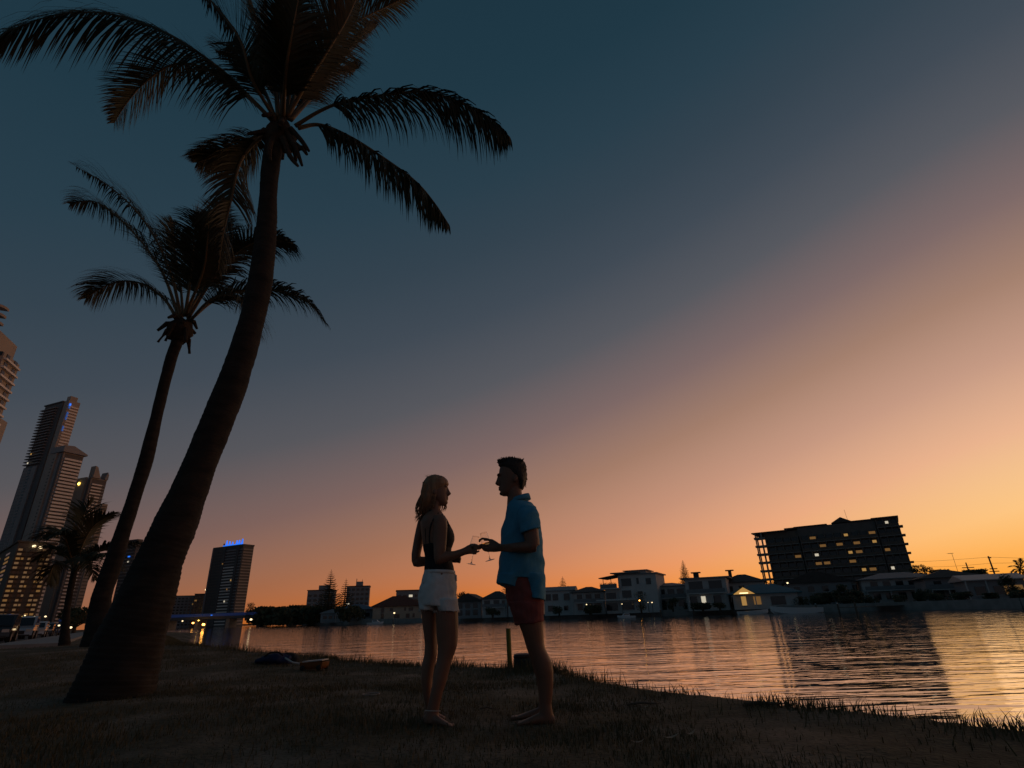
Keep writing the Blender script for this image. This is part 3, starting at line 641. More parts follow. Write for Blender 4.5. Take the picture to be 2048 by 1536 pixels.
# far arm folded across the waist
YZ = 4.47
loft(b, [(843,862,1031,.045,4.44),(836,857,1042,.050,YZ-.02),(832,852,1058,.047,YZ),(828.5,848,1075,.045,YZ),(825.5,845,1092,.043,YZ+.01),((823,1108),(842,1105),.041,YZ+.01),((823,1122),(841,1112),.038,YZ+.01),((827,1133),(838,1113),.032,YZ+.01)], YZ, 16)
loft(b, [((826,1114),(828,1133),.028,YZ+.01),((836,1113),(836,1134.5),.036,YZ+.01),((850,1113),(850,1132.5),.036,YZ+.04),((870,1112),(870,1130),.032,4.54),((890,1111),(890,1127),.026,4.54),((902,1111),(902,1125),.022,4.52),((911,1111),(911,1126),.022,4.50),((917,1112.5),(917,1125),.017,4.49)], YZ, 16)
for k in range(4): caps(b, [V(914,1114+3.2*k,4.49), V(921-abs(k-1.2)*.8,1114+3.4*k,4.475), V(920-k*.6,1115.5+3.3*k,4.452)], [.0088,.0085,.0075])
caps(b, [V(906,1112,4.49),V(912,1108.5,4.47),V(917,1108,4.455)], [.0098,.009,.008])
# legs
YL, YK = 4.30, 4.45
loft(b, [(868,915,1200,.09),(871,916,1224,.086),(872,916.5,1247,.082),(873,916,1270,.074),(875,914.5,1290,.066),(875,910,1305,.061),(873.5,904.5,1319,.058),(870.5,900,1336,.059),(866.5,894.5,1358,.056),(862,887,1381,.046),(858,881.5,1401,.037),(853.5,877.5,1420,.032),(850,878,1433,.033),(848,880,1446,.032)], YL, 20)
loft(b, [(840,884,1198,.09),(842.5,880,1222,.085),(845,877,1247,.08),(848,875,1270,.072),(850,874.5,1290,.065),(848.5,874,1310,.060),(843,869,1333,.060),(842.5,865,1358,.056),(845,864,1384,.046),(849,866,1405,.036),(852,869,1418,.032),(852,872,1428,.032),(852,874,1436,.030)], YK, 20)
def gy_(px, py): 
    d = ray(px, py); return float((CAM+d*((0.004-CAM[2])/d[2]))[1])
FT = [(847,1431,1447.5,.024),(856,1425,1449,.031),(866,1425,1450.5,.034),(877,1432,1452,.038),(888,1439.5,1453,.042),(897,1445,1454,.041),(901,1447.5,1454.3,.036)]
YF0 = gy_(860, 1449)
def fsec(px, y0, y1, hd): 
    yy = gy_(px, y1); return ((px,y0),(px,y1),hd,yy)
loft(b, [fsec(*q) for q in FT], YL, 14)
for k in range(5):
    yy = gy_(900, 1453.5); caps(b, [V(898-k*.5,1450.5-1.6*(k-2)*.6,yy+.018*(k-2)), V(906-abs(k-3)*1.2,1451.3-1.5*(k-2)*.6,yy+.02*(k-2))], [.010,.009+.003*(k == 3)])
loft(b, [((848,1423),(848,1438),.026,4.53),((858,1418),(858,1439),.032,4.52),((870,1422),(870,1440),.036,4.50),((882,1429),(882,1440.5),.040,4.49),((891,1434),(891,1441),.038,4.485)], YK, 14)
woman = fuse('person', b, skin_f, .005, 2)
tag(woman, 'barefoot woman with wavy hair in black top and white denim shorts holding a glass', 'person')
# hair
hm = mat('reddish_blond_hair', (.40, .21, .11), .5, col2=(.22, .10, .05), nscale=22, stretch=(1,1,.15))
h = MB()
loft(h, [(862,880,951,.035),(853,890,955,.060),(848,896,962,.077),(845,897.5,969,.082),(843.5,893,976,.083),(842,884,984,.083),(841.5,877,995,.078),(842,872,1006,.068),(843,867,1015,.055),(846,862,1023,.035)], YW, 26)
rr = random.Random(11)
hs = MB()
def strand(p, dirs, r0):
    hs.tube(p, [r0]+[r0*(1-.75*k/len(p)) for k in range(1, len(p))], 5)
for k in range(420):
    side = rr.uniform(-1, 1); t0 = rr.uniform(0, 1); yy = YW+side*.075
    x0 = 846+26*(t0 if abs(side) > .55 else t0*.5)
    pts_ = []; ph = rr.uniform(0, 6); y0 = rr.uniform(962, 985); y1 = rr.uniform(1010, 1036)
    for j in range(9):
        u = j/8; py = y0+(y1-y0)*u; px = x0-6*u*(1-(x0-846)/40)+3.4*math.sin(ph+u*8)*u+rr.uniform(-.25,.25)
        pts_.append(V(px, py, yy*(1-.25*u)+YW*.25*u)+Vector((0, .010*math.cos(ph+u*8)*u, 0)))
    strand(catmull(pts_, 18), None, rr.uniform(.0025, .005))
for l in ([(842,1000),(837,1010),(834,1018),(836,1026),(841,1033)], [(840,1004),(835,1014),(834,1022),(838,1031)], [(843,990),(838,1000),(833.5,1011),(834.5,1021),(838,1028)], [(844,1010),(837,1020),(833,1027),(836,1033)], [(842,996),(836.5,1006),(833,1016),(833,1024)], [(846,1030),(841,1036),(836,1041),(833,1044)], [(846,1022),(840,1028),(834,1031),(830.5,1034)], [(846,1024),(839,1033),(833,1037),(831,1041)], [(848,1024),(842,1033),(836,1036)], [(850,1026),(845,1036),(838,1038),(834,1040)],
          [(886,1006),(889,1013),(887,1019),(885,1024)], [(888,1008),(891.5,1013),(890,1018),(888,1021)], [(884,1006),(883,1014),(881,1021),(879,1025)], [(889,1005),(890,1010),(892,1014),(890.5,1019)]):
    for j_ in range(4):
        o_ = Vector((rr.uniform(-.008,.008), rr.uniform(-.03,.03), rr.uniform(-.008,.008))); strand([q_+o_ for q_ in catmull([V(a, c_, YW+(.05 if a > 875 else -.01)) for a, c_ in l], 14)], None, .0034)
fuse('hair', h, hm, .004, 1, woman, wr(45, .004, .35)); hs.build('hair_strands', hm, woman, True)
fly = MB(); rr = random.Random(31)
for k in range(60):
    a_ = rr.random(); side = rr.uniform(-1, 1)
    if k < 36: px0, py0, px1, py1 = 850-8*a_, 975+30*a_, 834+6*rr.random()-4*a_, 1012+32*rr.random()
    else: px0, py0, px1, py1 = 858+24*a_, 953+3*rr.random(), 852+34*a_+rr.uniform(-6,6), 948+6*rr.random()
    q_ = []; ph = rr.uniform(0, 6)
    for j in range(8):
        u_ = j/7; q_.append(V(px0+(px1-px0)*u_+2.2*math.sin(ph+7*u_)*u_, py0+(py1-py0)*u_, YW+side*.07)+Vector((0, .008*math.cos(ph+6*u_), 0)))
    fly.tube(q_, [.0022*(1-.8*j/7) for j in range(8)], 4)
fly.build('loose_strands', hm, woman)
# black top with straps
topm = mat('black_jersey', (.012, .012, .013), .8)
s = MB()
loft(s, [(849,909,1146,.142),(849,907.5,1135,.136),(851,903.5,1120,.127),(849,902,1106,.127),(846,903,1094,.133),(845.5,904,1090,.135)], YW, 28)
loft(s, [(852,904,1094,.132),(860,907,1086,.136),(870,909,1078,.136),(878,908.5,1069,.130),(884,905.5,1060,.115),(889,901.5,1052,.09),(893,898,1046,.05)], YW, 24)
top_o = fuse('top', s, topm, .005, 2, woman, wr(14, .003))
def strap(pts_, r_=.005): MB().tube(catmull(pts_, 14), r_, 6).build('strap', topm, woman, True)
strap([V(884,1029,4.28), V(891,1036,4.26), V(896,1045,4.27), V(899,1052,4.29)]); 
def surf(x_, y_, c0, a0, hd): return V(x_, y_, YW-hd*math.sqrt(max(.02, 1-((x_-c0)/a0)**2))-.004)
strap([surf(877,1026,870,18,.085), surf(869,1036,868,24,.135), surf(862,1050,867,26,.150), surf(859,1070,872,29,.142), surf(860,1092,873,27,.13)], .006)
strap([surf(858,1027,870,18,.085), surf(853,1040,868,26,.14), surf(851,1060,869,28,.148), surf(853,1092,873,27,.13)], .005)
strap([V(858,1021,4.30), V(868,1021,4.295), V(877,1024,4.30), V(884,1029,4.31)], .005)
# shorts
s = MB()
loft(s, [(849,909.5,1142,.143),(846,911,1154,.158),(839.5,913,1174,.172),(837,914.5,1194,.178),(838,915.5,1207,.176),((839,1211),(916,1213),.172)], YW, 28)
loft(s, [(868,916,1198,.12,4.30),(872,916.5,1210,.12,4.30),((877,1221.5),(917.5,1223.5),.12,4.30)], YW, 20)
loft(s, [(837,884,1196,.13,4.36),(838,879,1208,.135,4.36),((839.5,1219.5),(874,1221),.135,4.36)], YW, 20)
denim = mat('white_denim', (.74, .73, .72), .9, noise=.12, nscale=20, bump=.002, bscale=150)
sho = fuse('shorts', s, denim, .0055, 2, woman, lambda p: mnoise.noise(Vector((p.x*14, p.y*12, p.z*18)))*.007+mnoise.noise(p*34)*.002)
MB().rings([ring2(at(848.5,1148,YW), at(911,1148.5,YW), .151, 28), ring2(at(848.8,1141.5,YW), at(910,1141.5,YW), .146, 28)]).build('waistband', denim, woman, True, True)
fr_ = MB()
for k in range(90):
    a = rr.uniform(0, 2*PI); ox = math.cos(a)*.097; oy = math.sin(a)*.097
    cx = V(892.5,1221.5,4.305) if k % 2 else V(860,1218.5,4.43); p = cx+Vector((ox*(1 if k % 2 else .85), oy, .004)); fr_.tube([p, p+Vector((rr.uniform(-.006,.006), rr.uniform(-.006,.006), -rr.uniform(.008,.022)))], [.0016,.0008], 3)
fr_.build('frayed_hem', denim, woman)
MB().rings([ring2(at(910.5,1149,YW)+np.array([0,0,0]), at(913.5,1150,YW), .03, 10), ring2(at(911.5,1163,YW), at(914,1160,YW), .03, 10)]).build('pocket_flap', denim, woman, True, True)
an = []
for k in range(21):
    q = 2*PI*k/20; cpt = V(865.3,1421.5,YL); an.append(cpt+Vector((math.cos(q)*.052, math.sin(q)*.036, -.004*math.sin(q)-.003*math.cos(q))))
MB().tube(an, .0028, 6).build('anklet', mat('pale_bead_cord', (.6, .52, .45), .6), woman, True)

# ------------------------------------------------------------------ wine glasses
glm = mat('clear_glass', (1, 1, 1), 0.0, trans=1.0, ior=1.45); winem = mat('white_wine', (.95, .72, .30), 0.0, trans=1.0, ior=1.33)
def lathe(prof, n=32):
    mb = MB(); return mb.rings([[(r_*math.cos(2*PI*i/n), r_*math.sin(2*PI*i/n), z_) for i in range(n)] for r_, z_ in prof])
def wineglass(label, foot_px, rim_px, Y, dy):
    a = V(*foot_px, Y); bb = V(*rim_px, Y+dy); ax = (bb-a); H = ax.length; k = H/.235
    r = thing('wine_glass', label, 'glass', a, group=None); r.rotation_mode = 'QUATERNION'; r.rotation_quaternion = ax.to_track_quat('Z', 'Y')
    r.scale = (k, k, k)
    outer = [(.005,.094),(.014,.100),(.027,.112),(.037,.130),(.0405,.150),(.040,.168),(.0365,.195),(.0310,.2325),(.0306,.2346),(.0302,.235)]
    inner = [(.0299,.235),(.0296,.2346),(.0299,.2325),(.0354,.195),(.0389,.168),(.0394,.150),(.0359,.131),(.0262,.1135),(.0135,.1022),(.001,.099)]
    lathe(outer+inner).build('bowl', glm, r, True, True)
    lathe([(.0405,0),(.041,.0012),(.036,.0024),(.015,.0045),(.0075,.010),(.0045,.020),(.0033,.040),(.0032,.070),(.0038,.086),(.0062,.0937)]).build('stem_and_foot', glm, r, True, True)
    lathe([(.001,.0994),(.0131,.1027),(.0258,.1140),(.0355,.1314),(.0388,.147),(.0388,.1472),(.001,.1472)]).build('wine', winem, r, True, True)
    return r
wineglass('stemmed glass of white wine in the woman\'s hand', (942.3,1128.5), (952,1073), 4.30, 0)
wineglass('stemmed glass of white wine in the man\'s hand', (980.2,1120.5), (967,1065.5), 4.30, 0)

# ------------------------------------------------------------------ things on the lawn
pc_ = gpt(572, 1327)
navy = mat('navy_cloth', (.012, .022, .075), .85, noise=.3, nscale=6, bump=.006, bscale=30); blk = mat('black_cloth', (.014, .015, .018), .85, noise=.3, nscale=6)
kY = pc_.y
m_ = MB(); loft(m_, [((514,1318),(514,1328),.10,kY),((525,1314),(525,1330),.17,kY),((545,1309),(546,1330),.21,kY),((565,1307),(566,1330),.20,kY),((582,1311),(582,1329),.13,kY)], kY, 16)
bag = fuse('beach_bag', m_, navy, .014, 2, None, lambda p: mnoise.noise(p*6)*.035+mnoise.noise(p*15)*.014); tag(bag, 'crumpled navy cloth bag lying on the grass near the water', 'bag')
MB().tube(catmull([V(528,1314,kY-.12),V(540,1306,kY-.16),V(556,1304.5,kY-.15),V(566,1311,kY-.17)], 16), .011, 6).build('bag_strap', blk, bag, True)
m_ = MB(); loft(m_, [((562,1309),(562,1329),.12,kY+.12),((574,1305),(574,1329),.16,kY+.12),((588,1307),(588,1328),.13,kY+.12),((597,1316),(597,1327),.07,kY+.12)], kY, 14)
tag(fuse('dark_jacket', m_, blk, .013, 2, None, lambda p: mnoise.noise(p*8)*.04+mnoise.noise(p*19)*.013), 'black jacket heaped against the navy bag on the grass', 'jacket')
oc = gpt(628, 1340); oY = oc.y
ro = thing('plastic_toy_cart', 'small orange plastic cart with pale lid and wheel on the grass', 'toy cart', oc, -.15)
orange = mat('orange_plastic', (.22, .08, .02), .45, noise=.1, nscale=9); palep = mat('pale_plastic', (.62, .58, .55), .5)
body = MB().rings([[(x_*.17*k,y_*.11*k,z_*.85) for x_,y_ in ((-1,-1),(1,-1),(1.08,0),(1,1),(-1,1),(-1.05,0))] for k, z_ in ((.82,.02),(.95,.06),(1,.12),(.93,.125),(.86,.06))]); bo = body.build('tub', orange, ro, False, True); bevelled(bo.data, .008)
pbox(ro, 'lid', palep, -.13,.16,-.11,.09,.112,.126).rotation_euler[1] = -.06
for sx_ in (-1, 1):
    for sy_ in (-1, 1): 
        wv_ = link('wheel', MB().tube([(0,-.012,0),(0,.012,0)], .035, 14).mesh('wheel'), mat('black_rubber', (.02,.02,.02), .8), ro, True, (sx_*.12, sy_*.102, .034))
MB().tube([(-.20,0,.08),(-.34,.01,.10),(-.47,.02,.16)], .011, 8).build('handle', palep, ro, True)
# green-yellow marker post and dark tub on the bank
pp = gpt(1020, 1329); ptop = V(1016.5, 1258, pp.y)
ps = thing('marker_post', 'thin yellow-green painted post standing at the water edge', 'post', pp)
hp = (ptop-pp).length; dv = (ptop-pp)
MB().tube([(0,0,-.3),(0,0,.16)], [.034]*2, 14).build('lower_shaft', mat('black_painted_timber', (.02,.022,.02), .7), ps, True)
MB().tube([(0,0,.16),(dv.x*.5,0,hp*.58),(dv.x,0,hp-.01),(dv.x,0,hp)], [.0345,.0345,.0345,.028], 14).build('upper_shaft', mat('yellow_green_paint', (.20,.17,.012), .6, noise=.3, nscale=9), ps, True)
MB().tube([(dv.x,0,hp),(dv.x,0,hp+.008)], [.037,.033], 14).build('cap', mat('dull_green_paint', (.09,.10,.02), .6), ps, True)
tp = gpt(1047, 1335); tb = thing('storage_tub', 'dark rounded plastic tub sitting beside the marker post', 'tub', tp)
k_ = (V(1066,1330,tp.y)-V(1027,1330,tp.y)).length/2
tbm = mat('dark_plastic', (.018,.02,.021), .5, noise=.2, nscale=8)
MB().rings([[(a*k_*q, b_*.17*q, z_) for a, b_ in [(math.copysign(abs(math.cos(t))**.45, math.cos(t)), math.copysign(abs(math.sin(t))**.45, math.sin(t))) for t in [2*PI*i/28 for i in range(28)]]] for q, z_ in ((.97,-.05),(1.0,.02),(.99,.10),(.97,.135))]).build('tub_body', tbm, tb, True)
MB().rings([[(a*k_*q, b_*.17*q, z_) for a, b_ in [(math.copysign(abs(math.cos(t))**.45, math.cos(t)), math.copysign(abs(math.sin(t))**.45, math.sin(t))) for t in [2*PI*i/28 for i in range(28)]]] for q, z_ in ((1.0,.137),(1.0,.150),(.93,.168),(.7,.176))]).build('lid', mat('dark_red_plastic', (.05,.014,.012), .5), tb, True)
# litter: dry leaves, twig, a ring
lfm = mat('dry_leaf', (.38, .31, .22), .8, noise=.3, nscale=20)
for k, (px, py, ln, an_) in enumerate(((1343,1483,.10,.25),(1382,1476,.085,.7),(1278,1494,.075,-.1),(1468,1492,.05,1.2),(1292,1421,.06,.1))):
    p = gpt(px, py); lo = MB()
    prof = [(-1,.0),(-.5,.5),(0,.75),(.5,.5),(1,0)]
    vs = []
    for u, wv in prof: vs += [(u*ln/2, -wv*ln*.14, .018+.016*u*u+.006*wv), (u*ln/2, wv*ln*.14, .018+.016*u*u+.002*wv)]
    lo.add(vs, [(2*i,2*i+1,2*i+3,2*i+2) for i in range(4)]); o = lo.build('dry_leaf', lfm); o.location = p; o.rotation_euler = (.25, -.1, an_)
    sol = o.modifiers.new('s', 'SOLIDIFY'); sol.thickness = .002
    tag(o, 'curled pale dry leaf lying on the bare ground', 'leaf', 'dry leaves on the ground')
for k, (px, py, q, lb) in enumerate(((978,1422,-.35,'thin pale twig lying on the ground between the couple'),(1290,1412,.05,'dark weathered stick lying on the ground near the bank grass'),(1530,1413,-.03,'half buried driftwood stick at the bank edge'))):
    p = gpt(px, py); ln = (.16,.28,.32)[k]; o = MB().tube([(-ln/2,0,.012),(-ln*.1,.012,.022),(ln*.2,-.006,.016),(ln/2,.008,.012)], [.004*(1+k),.005*(1+k),.004*(1+k),.002], 6).build('twig', timber, None, True); o.location = p; o.rotation_euler[2] = q; tag(o, lb, 'twig')
p = gpt(742, 1393); o = MB().tube([(math.cos(2*PI*i/24)*.075, math.sin(2*PI*i/24)*.075, .02) for i in range(25)],   .005, 6).build('plastic_ring', mat('dull_grey_plastic', (.28,.26,.24), .6), None, True); o.location = p; tag(o, 'small pale plastic ring lying in the lawn grass', 'ring')

# ------------------------------------------------------------------ buildings
def site(px0, px1, Y, yaw=0, z=BZ, py=1190):
    """base centre of a front face seen between two picture columns; width in metres"""
    a = at((px0+px1)/2, py, Y); W = (at(px1, py, Y)[0]-at(px0, py, Y)[0])/math.cos(yaw)
    return Vector((a[0], Y, z)), W
def zof(px, py, Y, z=BZ): return float(at(px, py, Y)[2])-z
def hip(root, m, x0, x1, y0, y1, z0, h_, ov=.6, gable=False, axis='x', name='roof'):
    x0 -= ov; x1 += ov; y0 -= ov; y1 += ov; mb = MB()
    if axis == 'x':
        i = 0 if gable else min((y1-y0)/2, (x1-x0)*.42); r = [(x0+i,(y0+y1)/2,z0+h_),(x1-i,(y0+y1)/2,z0+h_)]
    else:
        i = 0 if gable else min((x1-x0)/2, (y1-y0)*.42); r = [((x0+x1)/2,y0+i,z0+h_),((x0+x1)/2,y1-i,z0+h_)]
    e = .16; vs = [(x0,y0,z0),(x1,y0,z0),(x1,y1,z0),(x0,y1,z0),(x0,y0,z0-e),(x1,y0,z0-e),(x1,y1,z0-e),(x0,y1,z0-e)]+r
    fs = [(7,6,5,4),(4,5,1,0),(5,6,2,1),(6,7,3,2),(7,4,0,3)]
    fs += [(0,1,9,8),(2,3,8,9),(1,2,9),(3,0,8)] if axis == 'x' else [(1,2,9,8),(3,0,8,9),(0,1,8),(2,3,9)]
    return mb.add(vs, fs).build(name, m, root)
def windows(root, lst, W, y, frame=white_r, lit=None):
    """lst of (u,z,w,h[,material]); each window is a part with a pane and frame"""
    for q in lst:
        u, z_, w_, h_ = q[:4]; gm_ = q[4] if len(q) > 4 else glassd
        wd = sbox(root, 'window', gm_, w_, .08, h_, (u*W, y-.03, z_))
        sbox(wd, 'sill', frame, w_+.25, .16, .10, (0, -.05, -h_/2-.055))
def house(label, px0, px1, eave, Y, depth, wall, roofm, roof_h, wins, yaw=0, gable=False, axis='x', ov=.6, name='house', balc=None, z=BZ, posts=0):
    yaw = yaw or (-.42 if px0 > 1200 else -.18 if px0 > 880 else .12)
    loc, W = site(px0, px1, Y, yaw, z, eave+8); H = zof((px0+px1)/2, eave, Y, z)
    r = thing(name, label, 'house', loc, yaw, 'houses along the far bank')
    pbox(r, 'wall', wall, -W/2, W/2, 0, depth, -.3, H)
    if roof_h: hip(r, roofm, -W/2, W/2, 0, depth, H+.02, roof_h, ov, gable, axis)
    else: pbox(r, 'roof', roofm, -W/2-ov, W/2+ov, -ov, depth+ov, H+.01, H+.30)
    windows(r, [(u, v*H, a, b_*1.0, *rest) for u, v, a, b_, *rest in wins], W, 0)
    if balc:
        zb = balc*H; pbox(r, 'balcony', white_r, -W/2+.3, W/2-.3, -1.6, -.01, zb-.14, zb+.06); pbox(r, 'balustrade', tile_gr, -W/2+.35, W/2-.35, -1.58, -1.52, zb+.07, zb+.95)
        for k in range(4): pbox(r, 'post', white_r, -W/2+.5+k*(W-1.2)/3, -W/2+.68+k*(W-1.2)/3, -1.5, -1.32, -.3, zb-.15)
    for k in range(posts): pbox(r, 'post', white_r, -W/2-.3+k*(W+.6)/max(1,posts-1)-.09, -W/2-.3+k*(W+.6)/max(1,posts-1)+.09, -ov+.1, -ov+.28, -.3, H-.17)
    return r, W, H
def tree(label, px, pybase, pytop, wpx, Y, seed, m=foliage, group='trees on the far bank', n=1500, leaf=None, z=BZ, name='tree', lobes=7):
    r = random.Random(seed); base = Vector((float(at(px, 1215, Y)[0]), Y, z)); Ht = zof(px, pytop, Y, z); rx = wpx/2*Y/F*1.1; zb = max(.3, zof(px, pybase, Y, z))
    t = thing(name, label, 'tree', base, group=group)
    mb = MB(); mb.tube([(0,0,-.3),(r.uniform(-.2,.2),0,Ht*.35),(r.uniform(-.4,.4),0,Ht*.75)], [rx*.09+.08,rx*.06+.05,.04], 7)
    for k in range(5):
        a = r.uniform(0,6.3); mb.tube([(0,0,Ht*(.25+.08*k)),(math.cos(a)*rx*.55,math.sin(a)*rx*.5,Ht*(.45+.09*k))], [rx*.04+.03,.02], 5)
    mb.build('trunk', trunkm, t, True)
    cs = []
    for k in range(lobes):
        a = r.uniform(0,6.3); q = r.uniform(.1,.72); cs.append((Vector((math.cos(a)*rx*q, math.sin(a)*rx*q*.9, zb+(Ht-zb)*r.uniform(.08,.80))), min(max(rx*r.uniform(.28,.5), (Ht-zb)*.2), rx*.8)))
    vs = []; fs = []; lf = leaf or max(.10, rx*.075)
    for k in range(n):
        c_, rad = cs[r.randrange(lobes)]; d = Vector((r.gauss(0,1), r.gauss(0,1), r.gauss(0,.8))).normalized()*rad*(r.random()**.4); p = c_+d
        p.z = min(max(p.z, .1+zb*.35*r.random()), Ht*(1-.06*r.random())); a = Vector((r.gauss(0,1), r.gauss(0,1), r.gauss(0,1))).normalized(); b_ = a.orthogonal().normalized(); s_ = lf*r.uniform(.6,1.5); o = len(vs)
        vs += [p-a*s_, p+b_*s_*.6, p+a*s_, p-b_*s_*.6]; fs.append((o,o+1,o+2,o+3))
    MB().add(vs, fs).build('crown', m, t)
    return t
def pine(label, px, pybase, pytop, wpx, Y, seed, tiers=16, z=BZ):
    r = random.Random(seed); base = Vector((float(at(px, 1215, Y)[0]), Y, z)); Ht = zof(px, pytop, Y, z); zb = max(1, zof(px, pybase, Y, z)); rx = wpx/2*Y/F*1.08
    t = thing('norfolk_pine', label, 'tree', base, group='norfolk pines behind the houses')
    MB().tube([(0,0,-.3),(0,0,Ht*.6),(0,0,Ht)], [rx*.10,rx*.06,.04], 7).build('trunk', trunkm, t, True)
    vs = []; fs = []
    for k in range(tiers):
        u = k/(tiers-1); zz = zb+(Ht*.985-zb)*u; R = rx*(1-u)**.8*r.uniform(.85,1.1)+.12; nb = 7
        for i in range(nb):
            a = 2*PI*(i+r.random()*.5)/nb+k; d = Vector((math.cos(a), math.sin(a), 0)); Rr = R*r.uniform(.8,1.1); side = Vector((-d.y, d.x, 0))
            for j in range(7):
                s0 = j/7; p = d*Rr*(s0+.12)+Vector((0,0,zz-Rr*.10*math.sin(s0*PI)+Rr*.22*s0*s0)); ln = Rr*.20+.10; wq = Rr*.055+.03
                for sg in (-1, 1):
                    q = p+d*ln*.7+side*sg*ln*.75+Vector((0,0,ln*.35)); o = len(vs); vs += [p-d*wq, p+d*wq, q+Vector((0,0,wq)), q-Vector((0,0,wq*.6))]; fs.append((o,o+1,o+2,o+3))
    MB().add(vs, fs).build('crown', pinem, t); return t

# --- apartment block on the right
D = 15.0; fh = 3.15; AYAW = -.58
_ex = Vector((math.cos(AYAW), math.sin(AYAW), 0)); A0 = V(1531, 1066, 228)
def fac(px, py):
    """point of the front face seen at px,py"""
    d = Vector(ray(px, py)); n = Vector((-_ex.y, _ex.x, 0)); return Vector(CAM)+d*((A0-Vector(CAM)).dot(n)/d.dot(n))
A1 = fac(1806, 1040); mid = (A0+A1)/2; W = (Vector((A1.x, A1.y, 0))-Vector((A0.x, A0.y, 0))).length
ap = thing('apartment_block', 'long dark apartment block with stacked balconies and scattered lit windows', 'building', (mid.x, mid.y, BZ), AYAW)
def u(px, py=1075):
    q_ = fac(px, py)-mid; return q_.x*_ex.x+q_.y*_ex.y
def zt(px, py): return fac(px, py).z-BZ
H1, H2, H3 = zt(1535,1066), zt(1602,1055), zt(1756,1038)
nfl = int(H1/fh)
pbox(ap, 'wall', brown_r, u(1529), u(1598), 0, D, -1, H1); pbox(ap, 'wall', dark_r, u(1598)+.003, u(1758), -.4, D+.3, -1, H2); pbox(ap, 'wall', brown_r, u(1758)+.003, u(1806), .2, D, -1, H3)
pbox(ap, 'roof', tile_dk, u(1505), u(1578), -1.2, D+.5, H1+.02, H1+.45)
pbox(ap, 'roof', tile_dk, u(1572), u(1596), -.5, D+.5, H1+.5, H1+1.1)
pbox(ap, 'roof', tile_dk, u(1592), u(1660), -.9, D+.8, H2+.02, H2+.4)
hip(ap, tile_dk, u(1672), u(1710), -.2, D, H2+.45, 1.9, .4, True, 'y')
pbox(ap, 'roof', tile_dk, u(1705), u(1756), -.9, D+.6, H2+.02, H2+.5); pbox(ap, 'roof', tile_dk, u(1752), u(1809), -.9, D+.8, H3+.02, H3+.5)
MB().tube([(u(1704),4,H2),(u(1702),4,H2+5.5)], .05, 5).build('antenna', metal_d, ap)
rr = random.Random(21)
LIT = {(1651,1062):lit_white,(1712,1060):lit_w,(1686,1075):lit_w,(1773,1042):lit_white,(1718,1083):lit_dim,(1752,1083):lit_w,(1634,1104):lit_white,(1710,1101):lit_w,(1632,1121):lit_dim,(1705,1129):lit_w,(1724,1143):lit_w,(1740,1141):lit_dim,(1672,1088):lit_dim,(1722,1100):lit_dim,(1620,1080):lit_dim,(1706,1102):lit_w,(1791,1143):lit_white,(1677,1060):lit_dim,(1640,1088):lit_dim,(1700,1115):lit_dim,(1735,1062):lit_dim,(1660,1130):lit_dim,(1770,1100):lit_dim,(1590,1110):lit_dim}
litpos = [(float(u(p, q)), zt(p, q), m_) for (p, q), m_ in LIT.items()]
for seg, (pa0, pa1, Hs, y0, nb) in enumerate(((1532,1596,H1,0,4),(1601,1756,H2,-.4,9),(1761,1804,H3,.2,3))):
    nf = int(Hs/fh); x0, x1 = u(pa0), u(pa1); bw = (x1-x0)/nb
    for f_ in range(nf):
        zc = f_*fh+.25
        sbox(ap, 'balcony', conc, (x1-x0)+.4, 1.5, .28, ((x0+x1)/2, y0-.76, zc)); sbox(ap, 'balustrade', brown_r, (x1-x0)+.2, .05, .95, ((x0+x1)/2, y0-1.46, zc+.64))
        for k in range(nb):
            xc = x0+bw*(k+.5); zz = zc+1.5; g = glassd
            for lx_, lz_, lm in litpos:
                if abs(lx_-xc) <= bw/2 and abs(lz_-zz) <= fh/2: g = lm
            sbox(ap, 'window', g, bw*(.45 if g in (lit_white, lit_w) else .72), .10, 1.9 if g is glassd else 1.3, (xc, y0-.04, zz))
    for k in range(nb+1): sbox(ap, 'pier', dark_r, .35, 1.3, nf*fh, (x0+bw*k, y0-.66, nf*fh/2))
for f_ in range(nfl+1):                                       # open corner terraces on the left end
    zc = f_*fh+.25
    if zc < H1-1: 
        sbox(ap, 'terrace', conc, u(1530)-u(1508), 3.4, .8, ((u(1508)+u(1530))/2-.02, .8, zc+.2))
sbox(ap, 'corner_post', conc, .45, .45, H1, (u(1512), -1.1, H1/2)); sbox(ap, 'corner_post', conc, .45, .45, H1, (u(1512), 2.2, H1/2)); sbox(ap, 'corner_post', conc, .6, .5, H1, (u(1524), -1.1, H1/2))
for f_ in range(int(H3/fh)): sbox(ap, 'side_balcony', conc, 1.1, 5.5, .5, (u(1806)+.56, 5.0, f_*fh+.55))

# --- houses of the right bank, from the near end
def rndw(n, zs, w_=1.3, h_=1.3, lo=-.42, hi=.42): return [(lo+(hi-lo)*(k+.5)/n, zz, w_, h_) for zz in zs for k in range(n)]
r_, W_, H_ = house('low house with a long pale roof edge and warm lit room at the bank end', 1948, 2034, 1158, 104, 9, grey_r, pale_roof, 1.0, [(-.3,.45,1.6,1.5),(.28,.45,2.6,1.5,lit_dim),(.02,.45,1.4,1.5)], gable=True, ov=.7, posts=4)
house('dark gabled house with broad eaves beside two power poles', 1862, 1950, 1154, 118, 11, grey_r, tile_dk, 1.7, rndw(3,(.3,.72)), gable=False, axis='y', ov=.9, balc=.5)
house('two storey house with shallow pale hip roof and long balcony below the apartment block', 1738, 1858, 1156, 136, 10, white_r, tile_gr, 1.4, rndw(5,(.28,.76),1.5,1.4), balc=.52, ov=.9)
